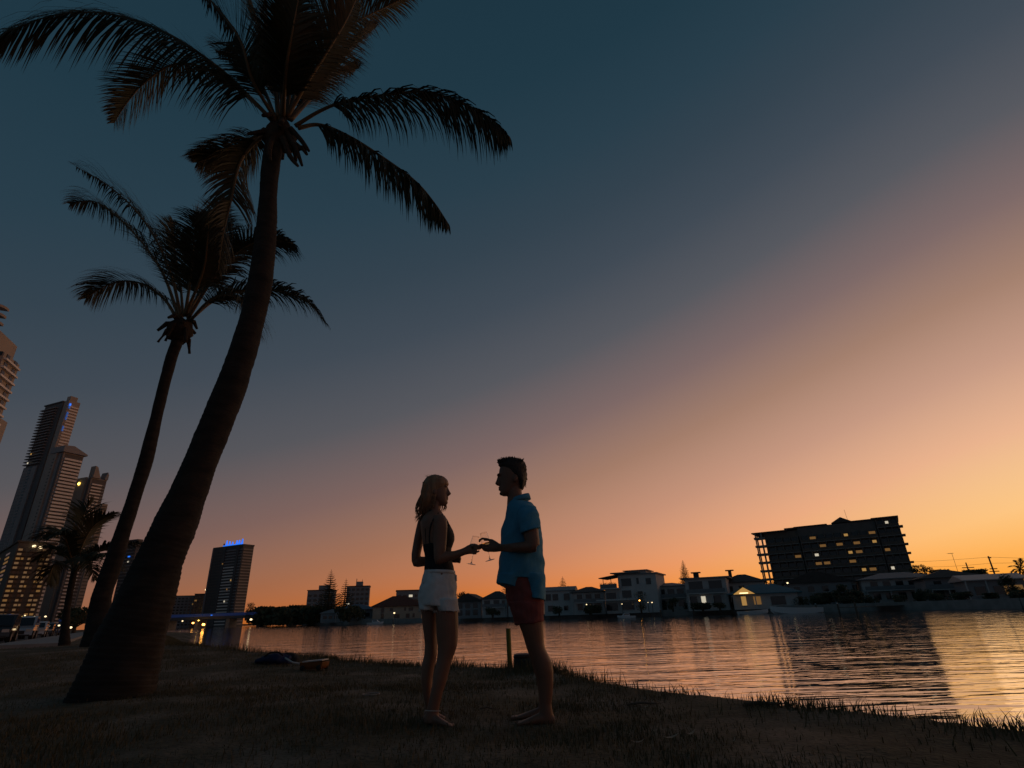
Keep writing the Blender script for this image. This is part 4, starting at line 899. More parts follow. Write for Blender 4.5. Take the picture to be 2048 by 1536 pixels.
house('dark house with a steep front gable hiding behind garden trees', 1580, 1690, 1164, 146, 10, grey_r, tile_dk, 2.8, rndw(4,(.3,.7),1.4,1.4), gable=True, axis='y', ov=.6)
# teal roof pavilion with lit gable
r_, W_, H_ = house('pavilion house with wide teal roof and a glowing gable over its porch', 1474, 1584, 1186, 132, 9, white_r, tile_teal, 2.0, [(-.33,.5,1.0,1.9,lit_w),(-.12,.5,1.5,1.7,lit_dim),(.2,.45,3.0,1.8)], ov=1.1)
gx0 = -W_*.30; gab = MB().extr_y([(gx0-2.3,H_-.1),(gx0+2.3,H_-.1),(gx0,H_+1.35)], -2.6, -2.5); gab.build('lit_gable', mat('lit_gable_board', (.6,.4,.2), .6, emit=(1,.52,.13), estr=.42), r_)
MB().add([(gx0-2.7,-2.9,H_-.2),(gx0,-2.9,H_+1.55),(gx0,2,H_+1.55),(gx0-2.7,2,H_-.2),(gx0+2.7,-2.9,H_-.2),(gx0+2.7,2,H_-.2)], [(0,1,2,3),(1,4,5,2)]).build('porch_roof', tile_teal, r_)
pbox(r_, 'porch_lamp', lamp_w, gx0-.9, gx0+.9, -2.68, -2.62, H_+.02, H_+.22)
for sx_ in (-2.3, 2.1): pbox(r_, 'post', white_r, gx0+sx_, gx0+sx_+.2, -2.55, -2.35, -.3, H_-.25)
# white two storey house
r_, W_, H_ = house('white two storey house with two big upper windows and a balcony band', 1374, 1446, 1157, 140, 10, white_r, tile_gr, 0, [(-.24,.78,3.2,1.9),(.24,.78,3.0,1.9),(-.1,.30,1.0,1.7,lit_white),(.22,.28,2.0,2.1),(-.34,.28,1.6,2.1)], ov=.9, balc=.52)
pbox(r_, 'roof_vent', metal_d, -W_*.30, -W_*.30+1.2, 3, 4.2, H_+.31, H_+1.5); pbox(r_, 'vent_cap', metal_d, -W_*.30-.5, -W_*.30+1.7, 2.6, 4.6, H_+1.503, H_+1.75)
r_, W_, H_ = house('white side wing with a sloping dark roof next to the teal pavilion', 1447, 1522, 1164, 145, 10, white_r, tile_dk, 2.0, [(-.3,.75,1.6,1.3),(-.02,.78,1.3,1.0),(.25,.7,1.0,1.0),(-.2,.3,2.0,1.6)], ov=.7)
pbox(r_, 'roof_vent', metal_d, -W_*.3, -W_*.3+.8, 4, 4.8, H_+1.2, H_+3.0); pbox(r_, 'vent_cap', metal_d, -W_*.3-.6, -W_*.3+1.4, 3.5, 5.3, H_+3.003, H_+3.25)
house('low grey two storey house with hip roof behind a dark garden tree', 1292, 1372, 1172, 152, 10, white_r, tile_gr, .9, rndw(4,(.28,.74),1.7,1.5), balc=.5, ov=.6)
# three storey modern house
r_, W_, H_ = house('three storey modern white house with roof terrace and stepped flat roofs', 1238, 1308, 1149, 150, 12, white_r, tile_gr, 0, [(-.28,.80,2.6,1.9),(.02,.82,.6,1.5),(.30,.80,1.3,1.5),(-.3,.48,2.4,1.8),(.05,.5,1.2,.7),(-.3,.16,3.2,1.8)], ov=.5)
pbox(r_, 'roof', tile_gr, -W_*.5-1.6, W_*.1, -1.4, 9, H_+.45, H_+.70); pbox(r_, 'roof', tile_gr, -W_*.35, W_*.3, 0, 9, H_+.95, H_+1.15); pbox(r_, 'roof_plinth', white_r, -W_*.3, W_*.25, .6, 8, H_+.31, H_+.94)
z2 = H_*.66; xl = -W_/2-4.6
pbox(r_, 'lower_wing', white_r, xl+.8, -W_/2-.003, .4, 10, -.3, z2-.3); pbox(r_, 'terrace', white_r, xl, -W_/2+.5, -1.8, 10, z2-.29, z2); pbox(r_, 'balustrade', tile_gr, xl+.1, -W_/2, -1.7, -1.64, z2+.003, z2+1.0)
ca2 = pbox(r_, 'canopy', tile_dk, xl-.2, -W_/2+.4, -1.6, 7, z2+2.75, z2+2.95); ca2.rotation_euler[1] = -.13
for xx in (xl+.9, xl+3.0): pbox(r_, 'post', metal_d, xx, xx+.14, -1.4, -1.26, z2+.003, z2+2.65)
windows(r_, [(-.5-2.3/W_,.44*H_,2.6,1.7),(-.5-2.3/W_,.15*H_,3.0,1.8)], W_, .4)
pbox(r_, 'balcony', white_r, xl-1.0, W_*.1, -2.6, -.003, H_*.33-.15, H_*.33+.22)
for k in range(10):
    q = MB(); rr2 = random.Random(k); pl = Vector((xl+.3+k*.42, -1.4, z2+.3)); 
    for j in range(24): p = pl+Vector((rr2.gauss(0,.2), rr2.gauss(0,.15), rr2.uniform(0,.95))); q.add([p, p+Vector((.13,0,.08)), p+Vector((.02,.05,.2))], [(0,1,2)])
    q.build('terrace_plant', foliage, r_)
house('house with dark hip roof and shaded veranda posts left of the three storey house', 1146, 1208, 1184, 158, 10, white_r, tile_dk, 1.5, rndw(3,(.3,.74),1.5,1.6), balc=.5, ov=.8, posts=4)
house('pale gabled two storey house just behind the man', 1088, 1147, 1181, 163, 10, white_r, tile_gr, 1.2, [(-.36,.72,1.6,1.7),(-.12,.72,1.6,1.7),(.26,.72,1.6,1.8),(-.3,.25,1.4,1.5),(.22,.25,1.2,1.2)], gable=True, ov=.5)
house('pale house with white balcony hidden partly behind the man\'s shorts', 1016, 1084, 1196, 172, 10, white_r, tile_dk, 1.0, rndw(4,(.3,.75),1.4,1.4), ov=.6, balc=.5)
house('white balconied house with dark pitched roof between the couple', 964, 1014, 1197, 176, 9, white_r, tile_dk, 2.2, [(-.3,.74,1.8,1.6),(.08,.74,1.8,1.6),(.36,.74,1.0,1.4),(-.2,.25,2.4,1.5)], ov=.5, balc=.5)
house('dim house with low dark gable just right of the woman\'s shorts', 908, 963, 1203, 184, 10, grey_r, tile_dk, 2.4, rndw(3,(.28,.72),1.5,1.6), gable=True, axis='y', ov=.7)
house('cream two storey house with a red tiled hip roof behind the woman', 747, 842, 1212, 236, 14, cream_r, tile_red, 4.0, [(-.30,.74,1.2,2.2),(-.12,.75,1.2,1.2),(.16,.75,.8,1.3),(.28,.75,1.8,1.3),(-.30,.26,1.2,2.2),(.0,.26,2.0,1.5),(.22,.26,1.5,1.6),(.34,.26,.9,1.6)], ov=.9)
house('low waterfront house with a wide blue metal roof', 676, 746, 1219, 244, 12, grey_r, tile_blue, 2.2, rndw(5,(.5,),1.8,1.5), ov=1.2, posts=5)
house('small grey boathouse below the tall pines', 642, 680, 1226, 250, 10, grey_r, tile_gr, 1.6, rndw(3,(.5,),1.6,1.2), ov=.6)

# --- mid distance apartment blocks
def slab_block(label, px0, px1, pytop, Y, depth, wall, nb, fh=3.0, yaw=0, lits={}, band=None, z=BZ, name='apartment_building', cat='building', bandw=.86, winh=1.5, grp=None):
    yaw = yaw or (.22 if px0 > 500 else .45)
    loc, W = site(px0, px1, Y, yaw, z, pytop+15); H = zof((px0+px1)/2, pytop, Y, z); r = thing(name, label, cat, loc, yaw, grp)
    pbox(r, 'wall', wall, -W/2, W/2, 0, depth, -2, H); pbox(r, 'roof', tile_dk, -W/2-.4, W/2+.4, -.4, depth+.4, H+.01, H+.5); nf = int(H/fh); bw = W/nb
    for f_ in range(nf):
        zc = (f_+.5)*fh
        if band: sbox(r, 'floor_band', band, W*bandw, .5, fh*.36, (0, -.26, zc-fh*.32))
        for k in range(nb): sbox(r, 'window', lits.get((f_, k), glassd), bw*.62, .12, winh, (-W/2+bw*(k+.5), -.05, zc+.25))
    return r, W, H
r_, W_, H_ = slab_block('grey flat topped apartment block half hidden by the tallest pine', 616, 666, 1181, 400, 16, grey_r, 5)
pbox(r_, 'lift_tower', grey_r, -W_*.12, W_*.3, 3, 10, H_+.51, H_+3.5)
r_, W_, H_ = slab_block('square apartment block with a lift tower on its roof right of the pines', 694, 737, 1173, 400, 16, grey_r, 5, lits={(3,0):lit_white,(2,1):lit_dim,(9,1):lit_dim})
pbox(r_, 'lift_tower', grey_r, -W_*.12, W_*.18, 3, 10, H_+.51, H_+3.4); MB().tube([(-W_*.1,4,H_+3.4),(-W_*.1,4,H_+5.4)], .25, 6).build('mast', metal_d, r_); MB().tube([(W_*.15,4,H_+3.4),(W_*.15,4,H_+4.8)], .15, 6).build('mast', metal_d, r_)
slab_block('low apartment block with bright stairwell lights behind the red roofed house', 794, 860, 1181, 380, 14, grey_r, 6, lits={(4,2):lit_white,(3,2):lit_white,(5,4):lit_white,(4,4):lit_white,(3,4):lit_white,(2,4):lit_white,(5,2):lit_w}, band=grey_r)
# cluster left of the tall tower
r_, W_, H_ = slab_block('stepped mid rise block with lamp on its roof near the bridge', 392, 428, 1188, 640, 20, brown_r, 6, lits={(3,1):lit_w,(8,0):lit_dim}); 
pbox(r_, 'side_wall', cream_r, W_/2+.003, W_/2+4.5, 1, 18, -2, H_*.86); MB().ell((-W_*.02,-.6,H_+4.4), 1.5,1.5,1.5, 10, 6).build('roof_lamp', lamp_w, r_); MB().tube([(-W_*.02,-.6,H_),(-W_*.02,-.6,H_+3.2)], .2, 5).build('lamp_mast', metal_d, r_)
MB().ell((W_*.12,-1.2,H_*.55), 1.7,.8,1.7, 10, 6).build('wall_lamp', lamp_y, r_)
slab_block('low grey apartment block with roof box beside the leaning palm trunk', 352, 392, 1192, 650, 20, grey_r, 7, lits={(7,5):lit_dim,(2,5):lit_w})

def proj(P):
    d = np.array(P, float)-CAM; zc = d@F_; return 1024+F*(d@R_)/zc, 768-F*(d@U_)/zc
def tower2(name, label, cat, pl, pc_, pr, ptop, Y, phi):
    """tower standing corner-on: left face from picture column pl to the corner pc_, front face from the corner to pr (at roof height)"""
    c = V(pc_, ptop, Y); H = c.z-.1; ex = Vector((math.cos(phi), math.sin(phi), 0)); ey = Vector((-math.sin(phi), math.cos(phi), 0))
    def solve(d, target, sg):
        lo, hi = 0., 150.
        for _ in range(40):
            m_ = (lo+hi)/2
            if (proj(c+d*m_)[0]-target)*sg < 0: lo = m_
            else: hi = m_
        return lo
    W = max(4, solve(ex, pr, 1)); D = max(4, solve(ey, pl, -1))
    return thing(name, label, cat, (c.x, c.y, .1), phi), W, D, H
fh = 3.15; PHI = math.radians(68)
# tall tower with blue lit crown
tt, W, D, H = tower2('apartment_tower', 'tall rectangular tower with glowing blue crown lights beyond the bridge', 'tower', 427, 487, 508, 1091, 600, math.radians(62))
pbox(tt, 'wall', dk_clad, 0, W, 0, D, -2, H); pbox(tt, 'roof', dk_clad, -.5, W+.3, -.5, D+.3, H+.01, H+1.6)
vv = lambda f_: D*(1-f_)                        # position along the wide river face, 0 = far left
for a_, b_ in ((.38,.46),(.83,.90)): pbox(tt, 'pier', dk_clad, -1.3, -.003, vv(b_), vv(a_), -2, H)
pbox(tt, 'pier', grey_r, -.9, -.003, vv(.03), vv(0)-.01, -2, H)
nf = int(H/2.95)
for f_ in range(nf):
    zc = f_*2.95+.8
    sbox(tt, 'floor_band', dark_r, .6, D*.32, .9, (-.31, vv(.21), zc)); sbox(tt, 'floor_band', pale_band if f_ < nf*.74 else grey_r, 1.0, D*.34, 1.15, (-.51, vv(.645), zc)); sbox(tt, 'floor_band', grey_r, .8, D*.08, 1.0, (-.41, vv(.95), zc)); sbox(tt, 'floor_band', tan_clad, W*.92, .8, 1.2, (W*.5, -.41, zc))
for f_, k, m_ in ((14,.80,lit_w),(11,.72,lit_dim),(7,.70,lit_white),(20,.44,lit_dim)): sbox(tt, 'window', m_, .3, 1.5, 1.5, (-1.4, vv(k), f_*2.95+2.3))
for k, f_ in enumerate((.30,.38,.48,.58,.72,.80,.90)):
    hh = (3.5,6.5,5.2,4.2,5.2,5.2,6.0)[k]; y_ = vv(f_)
    MB().add([(1.0,y_-1.1,H+1.6),(1.0,y_+1.1,H+1.6),(1.0,y_+.2,H+1.6+hh),(1.0,y_-.4,H+1.6+hh),(2.2,y_-1.1,H+1.6),(2.2,y_+1.1,H+1.6),(2.2,y_+.2,H+1.6+hh),(2.2,y_-.4,H+1.6+hh)], [(0,1,2,3),(7,6,5,4),(0,4,5,1),(1,5,6,2),(2,6,7,3),(3,7,4,0)]).build('crown_fin', blue_l if k else dk_clad, tt, False, True)
pbox(tt, 'crown_light', blue_l, -.3, .2, vv(.92), vv(.32), H+1.63, H+2.6)

# --- towers at the left edge
qY = 530.0
q, W, D, H = tower2('skyscraper', 'tallest tower with stacked dark balconies on its shaded face', 'tower', 91, 127, 134, 804, qY, PHI)
pbox(q, 'wall', dk_clad, 0, W, 0, D, -2, H); pbox(q, 'roof', dk_clad, -1, W+.5, -.5, D+1, H+.01, H+1.2); MB().tube([(4,D*.5,H+1),(4,D*.5,H+4)], 1.2, 6).build('roof_plant', dk_clad, q)
zs_ = float(at(70, 930, qY)[2])
pbox(q, 'lower_wall', grey_r, -1.2, -.003, D*.30, D+.6, -2, zs_); nf = int(H/fh)
for f_ in range(nf):
    zc = f_*fh+.6
    if zc > zs_: sbox(q, 'balcony', grey_r, 2.6, D*.80+1.8, .8, (-1.31, D*.62+.3, zc))
    else:
        sbox(q, 'window', glassd, .14, D*.14, 1.7, (-1.26, D*.62, zc)); sbox(q, 'floor_band', dk_clad, .12, D*.24, .3, (-1.26, D*.86, zc))
for f_, y_, m_ in ((nf-17,.75,lit_w),(nf-20,.78,lit_white)): sbox(q, 'window', m_, .4, 1.6, 1.5, (-2.7, D*y_, f_*fh+2))
q1, W, D, H = tower2('skyscraper', 'tan tower spine with blue strip lights beside the dark balconies', 'tower', 130, 139, 161, 800, qY-6, PHI)
pbox(q1, 'wall', tan_clad, 0, W, 0, D, -2, H); pbox(q1, 'roof_block', tan_clad, .8, W*.7, .6, D*.9, H+.003, H+5)
zC = float(at(150, 890, qY)[2]); nb_ = int((H-4)/fh)
for f_ in range(nb_):
    if f_*fh > zC-20: sbox(q1, 'floor_band', pale_band, W*.80, .9, 1.35, (W*.56, -.46, f_*fh+2))
dimb = mat('dim_blue_light', (.05,.12,.3), .5, emit=(.03,.16,.6), estr=.35)
for k, f_ in enumerate((.90,.84,.70,.64,.58,.38,.32)): sbox(q1, 'blue_strip_light', blue_l if k == 0 else dimb, 1.6, .4, 2.6, (1.6, -.7, zC+(H-zC)*f_))
q2, W, D, H = tower2('apartment_tower', 'pale banded tower wing in front of the tallest tower catching the sunset', 'tower', 106, 130, 169, 900, qY-40, PHI)
pbox(q2, 'wall', grey_r, 0, W, 0, D, -2, H-2); pbox(q2, 'glazing', dk_clad, W*.06, W*.96, -.06, -.003, -2, H-3); pbox(q2, 'pier', tan_clad, -1.5, -.003, D*.45, D, -2, H-2.2); pbox(q2, 'pier', dk_clad, -.8, -.003, 0, D*.14, -2, H-2.2)
MB().extr_y([(-2,H-1.9),(W+2,H-1.9),(W+2,H-.5),(W*.35,H+5),(-2,H+4)], -2.2, D).build('sloping_roof', grey_r, q2, False, True)
for f_ in range(int((H-5)/fh)): sbox(q2, 'floor_band', pale_band, W*.86, 1.8, 1.7, (W*.5, -.91, f_*fh+1.2)); sbox(q2, 'window', dk_clad, .12, D*.1, 1.2, (-1.56, D*.62, f_*fh+1.6))
q3, W, D, H = tower2('apartment_tower', 'tower with two pointed roof fins right of the banded wing', 'tower', 157, 184, 214, 955, qY+10, PHI)
pbox(q3, 'wall', grey_r, 0, W, 0, D, -2, H); pbox(q3, 'glazing', dk_clad, W*.05, W*.98, -.06, -.003, -2, H-1); pbox(q3, 'pier', tan_clad, -1.6, -.003, D*.30, D, -2, H+1); pbox(q3, 'pier', dk_clad, -.8, -.003, 0, D*.16, -2, H-.1)
MB().extr_y([(0,H+.003),(W*.5,H+.003),(W*.16,H+11),(0,H+12)], -1.8, 6).build('roof_fin', tan_clad, q3, False, True); MB().extr_y([(W*.78,H+.003),(W,H+.003),(W,H+5),(W*.9,H+8)], -1.4, 8).build('roof_fin', grey_r, q3, False, True)
for f_ in range(int((H-2)/fh)): sbox(q3, 'floor_band', pale_band, W*.66, 1.5, 1.3, (W*.40, -.76, f_*fh+1.0)); sbox(q3, 'floor_band', grey_r, W*.2, 1.0, 1.2, (W*.87, -.51, f_*fh+1.0))
MB().ell((-1.9, D*.72, H-5), .9,1.5,1.5, 10, 6).build('wall_lamp', lamp_y, q3)
q4, W, D, H = tower2('apartment_tower', 'narrow tan tower stepping down behind the finned tower', 'tower', 198, 205, 216, 1007, qY+45, PHI)
pbox(q4, 'wall', tan_clad, 0, W, 0, D, -2, H)
for f_ in range(int(H/fh)): sbox(q4, 'floor_band', dk_clad, W*.8, .5, .8, (W*.5, -.26, f_*fh+1))
def solve_base(px, py, Y):
    p = at(px, py, Y); return Vector((p[0], Y, .1)), float(p[2])
q5, W, D, H = tower2('apartment_tower', 'dark slim tower glimpsed between the two palm trunks', 'tower', 254, 276, 287, 1078, 560, PHI)
pbox(q5, 'wall', dk_clad, 0, W, 0, D, -2, H)
for f_ in range(int(H/fh)): sbox(q5, 'floor_band', grey_r, .5, D*.9, .8, (-.26, D*.5, f_*fh+1))
sbox(q5, 'window', blue_l, .4, 3, 1.2, (-.6, D*.4, H*.80)); sbox(q5, 'window', lit_white, .4, 1.6, 1.2, (-.6, D*.38, H*.74))
# golden lit block at the bottom left
q6, W, D, H = tower2('apartment_building', 'block with columns of golden lit balconies behind the parked cars', 'building', -12, 38, 112, 1084, 400, math.radians(48))
pbox(q6, 'wall', brown_r, 0, W, 0, D, -2, H); pbox(q6, 'roof', brown_r, -1, W+1, -1, D+1, H+.01, H+1)
fe = 3.1; rr = random.Random(3)
for f_ in range(int((H-3)/fe)):
    zc = f_*fe+2.5
    for k, (a_, w_, hot) in enumerate(((.10,.13,.95),(.215,.07,.4),(.40,.10,.75),(.50,.07,.35),(.74,.11,.92),(.88,.12,.85))):
        g = rr.choice((lit_gold, lit_gold, lit_gold, lit_dim)) if rr.random() < hot else glassd
        sbox(q6, 'window', g, W*w_*.85, .2, 1.4, (W*a_, -.11, zc))
    for a_, w_ in ((.15,.25),(.44,.22),(.81,.28)): sbox(q6, 'balcony', brown_r, W*w_, 1.4, .35, (W*a_, -.71, zc-1.2))
    for a_ in (.3,.7): sbox(q6, 'window', lit_dim if rr.random() < .12 else glassd, .2, D*.16, 1.5, (-.11, D*a_, zc))
for k, a_ in enumerate((.42,.60)): MB().ell((W*a_,-1.9,H-2.6-k*.6), 1.2,.8,1.0, 10, 6).build('roof_lamp', lamp_w, q6)
# curved balcony tower cut by the left edge
cF, HF = solve_base(-28, 600, 172); q7 = thing('apartment_tower', 'tower with curved balconies at the far left above the street', 'tower', cF, .35)
WF = 17.0; pbox(q7, 'wall', tan_clad, -WF/2, WF*.38, 0, 16, -2, HF-11)
z7 = float(at(20, 690, 172)[2]); 
pbox(q7, 'side_wing', tan_clad, WF*.38+.003, WF*.60, 2, 14, -2, z7)
for f_ in range(int((HF+2)/3.2)):
    zc = f_*3.2+1; rad = WF*.56 if zc < z7 else WF*.44
    arc = [(-WF*.5, 0)]+[(WF*.02+rad*.9*math.sin(t), -4.2*math.cos(t)*.9) for t in np.linspace(-1.1, 1.5, 12)]+[(WF*.42,1.5)]
    MB().prism(arc, zc-.5, zc+.45).build('balcony', tan_clad, q7, False, True)
    if zc < z7: sbox(q7, 'window', glassd, 2.4, .2, 1.6, (WF*.5, 1.88, zc+1.6))
    if zc < z7-2: sbox(q7, 'slab_edge', pale_band, 1.0, 11, .7, (WF*.60+.51, 8, zc)); sbox(q7, 'window', glassd, .2, 2.2, 1.5, (WF*.60+.11, 5, zc+1.6)); sbox(q7, 'window', glassd, .2, 2.2, 1.5, (WF*.60+.11, 11, zc+1.6))
    if zc < HF-12: sbox(q7, 'window', glassd, WF*.5, .2, 1.9, (-WF*.08, -.11, zc+1.5))
cH, HH = solve_base(-10, 835, 190); q8 = thing('apartment_tower', 'lower tan tower with white slab edges at the far left', 'tower', cH, .35); pbox(q8, 'wall', tan_clad, -18, 1.5, 0, 6, -2, HH)
for f_ in range(int(HH/3.2)): sbox(q8, 'balcony', pale_band, 13, 2, .8, (-9, -1.01, f_*3.2+1.5)); sbox(q8, 'window', glassd, 1.6, .2, 1.7, (-.2, -.11, f_*3.2+2.4))

# --- bridge
bL = V(330, 1237, 330); bR = V(640, 1228, 330); br = thing('road_bridge', 'low road bridge with blue tinted side lights crossing the river', 'bridge', (bL.x, 330, WATER_Z))
Lb = bR.x-bL.x; zd = 6.3
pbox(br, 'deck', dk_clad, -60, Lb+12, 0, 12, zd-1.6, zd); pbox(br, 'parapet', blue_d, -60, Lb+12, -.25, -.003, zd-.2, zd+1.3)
for k in range(6): pbox(br, 'pier', conc, k*Lb/5-1, k*Lb/5+1, 1.5, 10.5, -3, zd-1.603)
for k in range(7): pbox(br, 'parapet_light', blue_l if k % 3 == 0 else blue_d, Lb*(.3+.11*k)-.5, Lb*(.3+.11*k)+.5, -.32, -.253, zd+.2, zd+.6)
def lamp(label, px, py, Y, m_, r_=.35, pole=True, name='street_lamp', base=None, grp=None):
    p = V(px, py, Y); zb = base if base is not None else (BZ if px > 330 else .1)
    if p.z-zb < .6: zb = p.z-1.2
    t = thing(name, label, 'lamp', (p.x, p.y, zb), group=grp)
    if pole: MB().tube([(0,0,-.2),(0,0,p.z-zb-r_*.7)], [.07,.05], 6).build('pole', metal_d, t)
    MB().ell((0,0,p.z-zb), r_,r_,r_*.8, 10, 7).build('globe', m_, t, True); return t
for k, (px, py, Y, m_, r_) in enumerate(((386,1246,326,lamp_o,.55),(407,1249,322,lamp_o,.75),(502,1239,318,lamp_w,.65),(365,1242,325,lamp_w,.4),(397,1241,325,lamp_y,.35))):
    lamp(('small orange lamp under the bridge beside the brighter orange one','large orange lamp under the bridge casting a long reflection','warm lamp below the end of the bridge next to the dark trees','small white lamp under the bridge next to the leaning palm trunk','dim yellow lamp under the bridge above the two orange lamps')[k], px, py, Y, m_, r_, base=WATER_Z+.3, grp='waterfront lamps under the bridge')
for k, (px, py, Y, m_, r_) in enumerate(((42,1234,62,lamp_y,.14),(50,1231,70,lamp_w,.10),(69,1234,66,lamp_w,.15),(91,1233,72,lamp_w,.14),(132,1220,80,lamp_w,.13),(118,1251,60,lamp_w,.12),(137,1251,58,lamp_w,.10),(141.5,1255,58,lamp_w,.15),(123,1126,120,lamp_w,.28))):
    lamp('lit street lamp on a thin pole behind the parked cars', px, py, Y, m_, r_*.8, grp='street lamps behind the parked cars')
for k, (px, py, Y, m_, r_) in enumerate(((788.5,1226,228,lamp_w,.35),(1173,1209,150,lamp_w,.16),(1244,1208,146,lamp_w,.12),(1279,1201,140,lamp_o,.16),(1304,1205,140,lamp_w,.14),(1575,1166,140,lamp_w,.22),(1296,1205,140,lamp_w,.08))):
    lamp(('bright garden lamp in front of the cream house with red roof','small garden lamp below the shaded veranda house','small garden lamp under the three storey modern house','orange garden lamp between the three storey house and low grey house','white garden lamp before the low grey hip roofed house','lamp shining over the teal roof beside the apartment block','faint tiny lamp beside the white lamp of the low grey house')[k], px, py, Y, m_, r_, grp='garden lamps on the far bank')

# --- trees on the far bank
k = 0
for (px, pb_, pt_, wd_, Y, lb) in ((530,1240,1214,70,420,'low dark tree line behind the bridge end'),(575,1242,1214,60,330,'dark waterside bushes under the bridge end'),(545,1244,1222,90,335,'dark scrub along the waterline below the bridge'),(560,1236,1214,50,300,'low dark bushy tree on the bank right of the bridge'),(600,1236,1212,60,290,'broad dark tree crown left of the grey flat topped block'),(645,1238,1212,60,270,'dense dark tree at the foot of the tallest pine'),(590,1240,1218,110,280,'spreading dark shrubbery along the water right of the bridge'),(700,1236,1212,50,232,'dark tree in front of the blue metal roof'),(503,1234,1201,18,330,'small round tree standing beside the blue crowned tower'),(925,1200,1183,26,200,'leafy tree top behind the dim gable beside the woman'),
        (985,1228,1212,30,168,'dark garden tree below the white balconied house'),(1118,1226,1211,26,156,'dark shrub tree before the pale gabled house'),(1180,1228,1211,40,150,'low dark garden tree below the shaded veranda'),(1282,1222,1178,22,143,'upright dark tree beside the three storey white house'),(1345,1222,1190,24,138,'dark tree before the low grey house'),(1405,1222,1206,40,134,'round dark shrub below the white balcony band'),(1440,1222,1206,30,132,'dark shrub at the corner of the white house'),
        (1555,1200,1150,26,150,'dark tree against the left end of the apartment block'),(1690,1206,1168,36,126,'dark tree between the steep gable and the balcony house'),(1720,1208,1178,36,122,'reddish dark tree below the apartment block'),(1650,1212,1186,50,128,'wide dark garden tree in front of the steep gable'),(1862,1152,1127,30,150,'spiky dark tree crown right of the apartment block'),(1880,1152,1131,28,145,'loose tree crown left of the power poles'),(1850,1208,1176,40,112,'dark tree beside the dark gabled house'),(2040,1204,1140,40,92,'dark tree mass at the end of the low pale roofed house'),(1905,1148,1138,36,135,'dark tree top behind the dark gable'),(1975,1150,1138,50,120,'dark tree top behind the pale roof edge'),
        (862,1236,1206,40,222,'dark tree behind the woman\'s shorts'),(1058,1228,1200,50,166,'dark garden tree hidden behind the man\'s legs'),(250,1240,1180,60,120,'shadowy tree between the palm trunks'),(160,1240,1215,60,110,'dark street tree behind the young palm'),(310,1240,1205,60,200,'dark tree behind the base of the large palm')):
    k += 1; tree(lb, px, pb_, pt_, wd_, Y, 100+k, n=1500 if wd_ > 30 else 800, z=BZ if px > 330 else .1)
for k, (px, wd_, tp) in enumerate(((905,30,1222),(938,34,1220),(1000,30,1218),(1040,34,1216),(1100,28,1216),(1150,30,1214),(1222,26,1212),(1300,34,1208),(1330,30,1206),(1380,28,1206),(1465,30,1204),(1600,44,1194),(1640,40,1192),(1700,44,1190),(1745,36,1190),(1800,40,1190),(1880,44,1186),(1930,40,1184),(1990,36,1186),(2044,40,1180))):
    Y_ = bankY(px)+2.5; tree('low dark shrub growing along the top of the seawall', px, 1230, tp, wd_, Y_, 300+k, n=700, group='shrubs along the seawall', name='shrub', leaf=.16)
pine('tallest norfolk pine with tiered branches before the grey flat topped block', 656, 1222, 1139, 42, 262, 1, 20)
pine('second norfolk pine left of the block with a lift tower', 688, 1222, 1157, 34, 262, 2, 17)
pine('small norfolk pine behind the pale gabled house', 1129, 1186, 1153, 19, 210, 3, 12)
pine('slim pointed norfolk pine behind the low grey house', 1379, 1170, 1120, 20, 200, 4, 22)
pine('short norfolk pine showing beside the man\'s shirt hem', 1012, 1195, 1166, 18, 215, 5, 10)

# right hand far palm
eb = Vector((float(at(2036, 1200, 125)[0]), 125, BZ)); pe = thing('palm_tree', 'distant palm silhouette above the low pale roofed house', 'palm tree', eb)
MB().tube([eb-Vector((0,0,.5)), V(2040,1140,125)], [.22,.16], 8).build('trunk', bark, pe, True)
for kk, (dx, dy) in enumerate(((-24,-6),(-20,8),(-12,-20),(0,-24),(12,-20),(22,-8),(20,8),(-14,16),(10,14))):
    frond(pe, [V(2040,1140,125), V(2040+dx*.5,1140+dy*.5-5,125+(kk % 3-1)*1.2), V(2040+dx,1140+dy,125+(kk % 3-1)*2)], .8, .8, 22, .06, .1, .16, seed=200+kk)
hang(pe)

# power poles, wires, antenna
def pole(label, px0, py0, px1, py1, Y, arms):
    a = V(px1, py1, Y); t = thing('power_pole', label, 'power pole', (a.x, Y, BZ), group='power poles'); b_ = V(px0, py0, Y); hgt2 = b_.z-BZ
    MB().tube([(0,0,-.3),((b_.x-a.x)*.0,0,hgt2)], [.19,.13], 8).build('shaft', timber, t, True)
    for f_, w_ in arms: pbox(t, 'crossarm', timber, -w_/2, w_/2, -.22, -.14, hgt2*f_-.09, hgt2*f_+.09)
    return Vector((a.x, Y-.18, BZ+hgt2))
t1 = pole('thinner power pole with one crossarm', 1934, 1125, 1940, 1150, 138, ((.86,2.9),)); t2 = pole('taller power pole with two crossarms and transformer', 1984, 1112, 1990, 1150, 118, ((.96,.7),(.70,1.5),(.64,2.0)))
wr_ = thing('overhead_wire', 'thin overhead power wires running past the power poles', 'wire', (t1.x, t1.y, BZ))
for dz, far in ((0, (1700,1120)), (-1.2, (1780,1128))):
    A = t2+Vector((0,0,dz-.2)); B = V(*far, 190); C_ = V(2300, 1096+dz*4, 95)
    for P0, P1 in ((A, B), (A, C_)): MB().tube([(P0.lerp(P1, k/12)-Vector((0,0,.8*math.sin(PI*k/12)))) for k in range(13)], .022, 4).build('wire', metal_d, wr_)
hang(wr_)
an_ = V(1915, 1141, 124); at_ = V(1909, 1107, 124); aa = thing('tv_antenna', 'thin television antenna on the dark gabled house roof', 'antenna', an_)
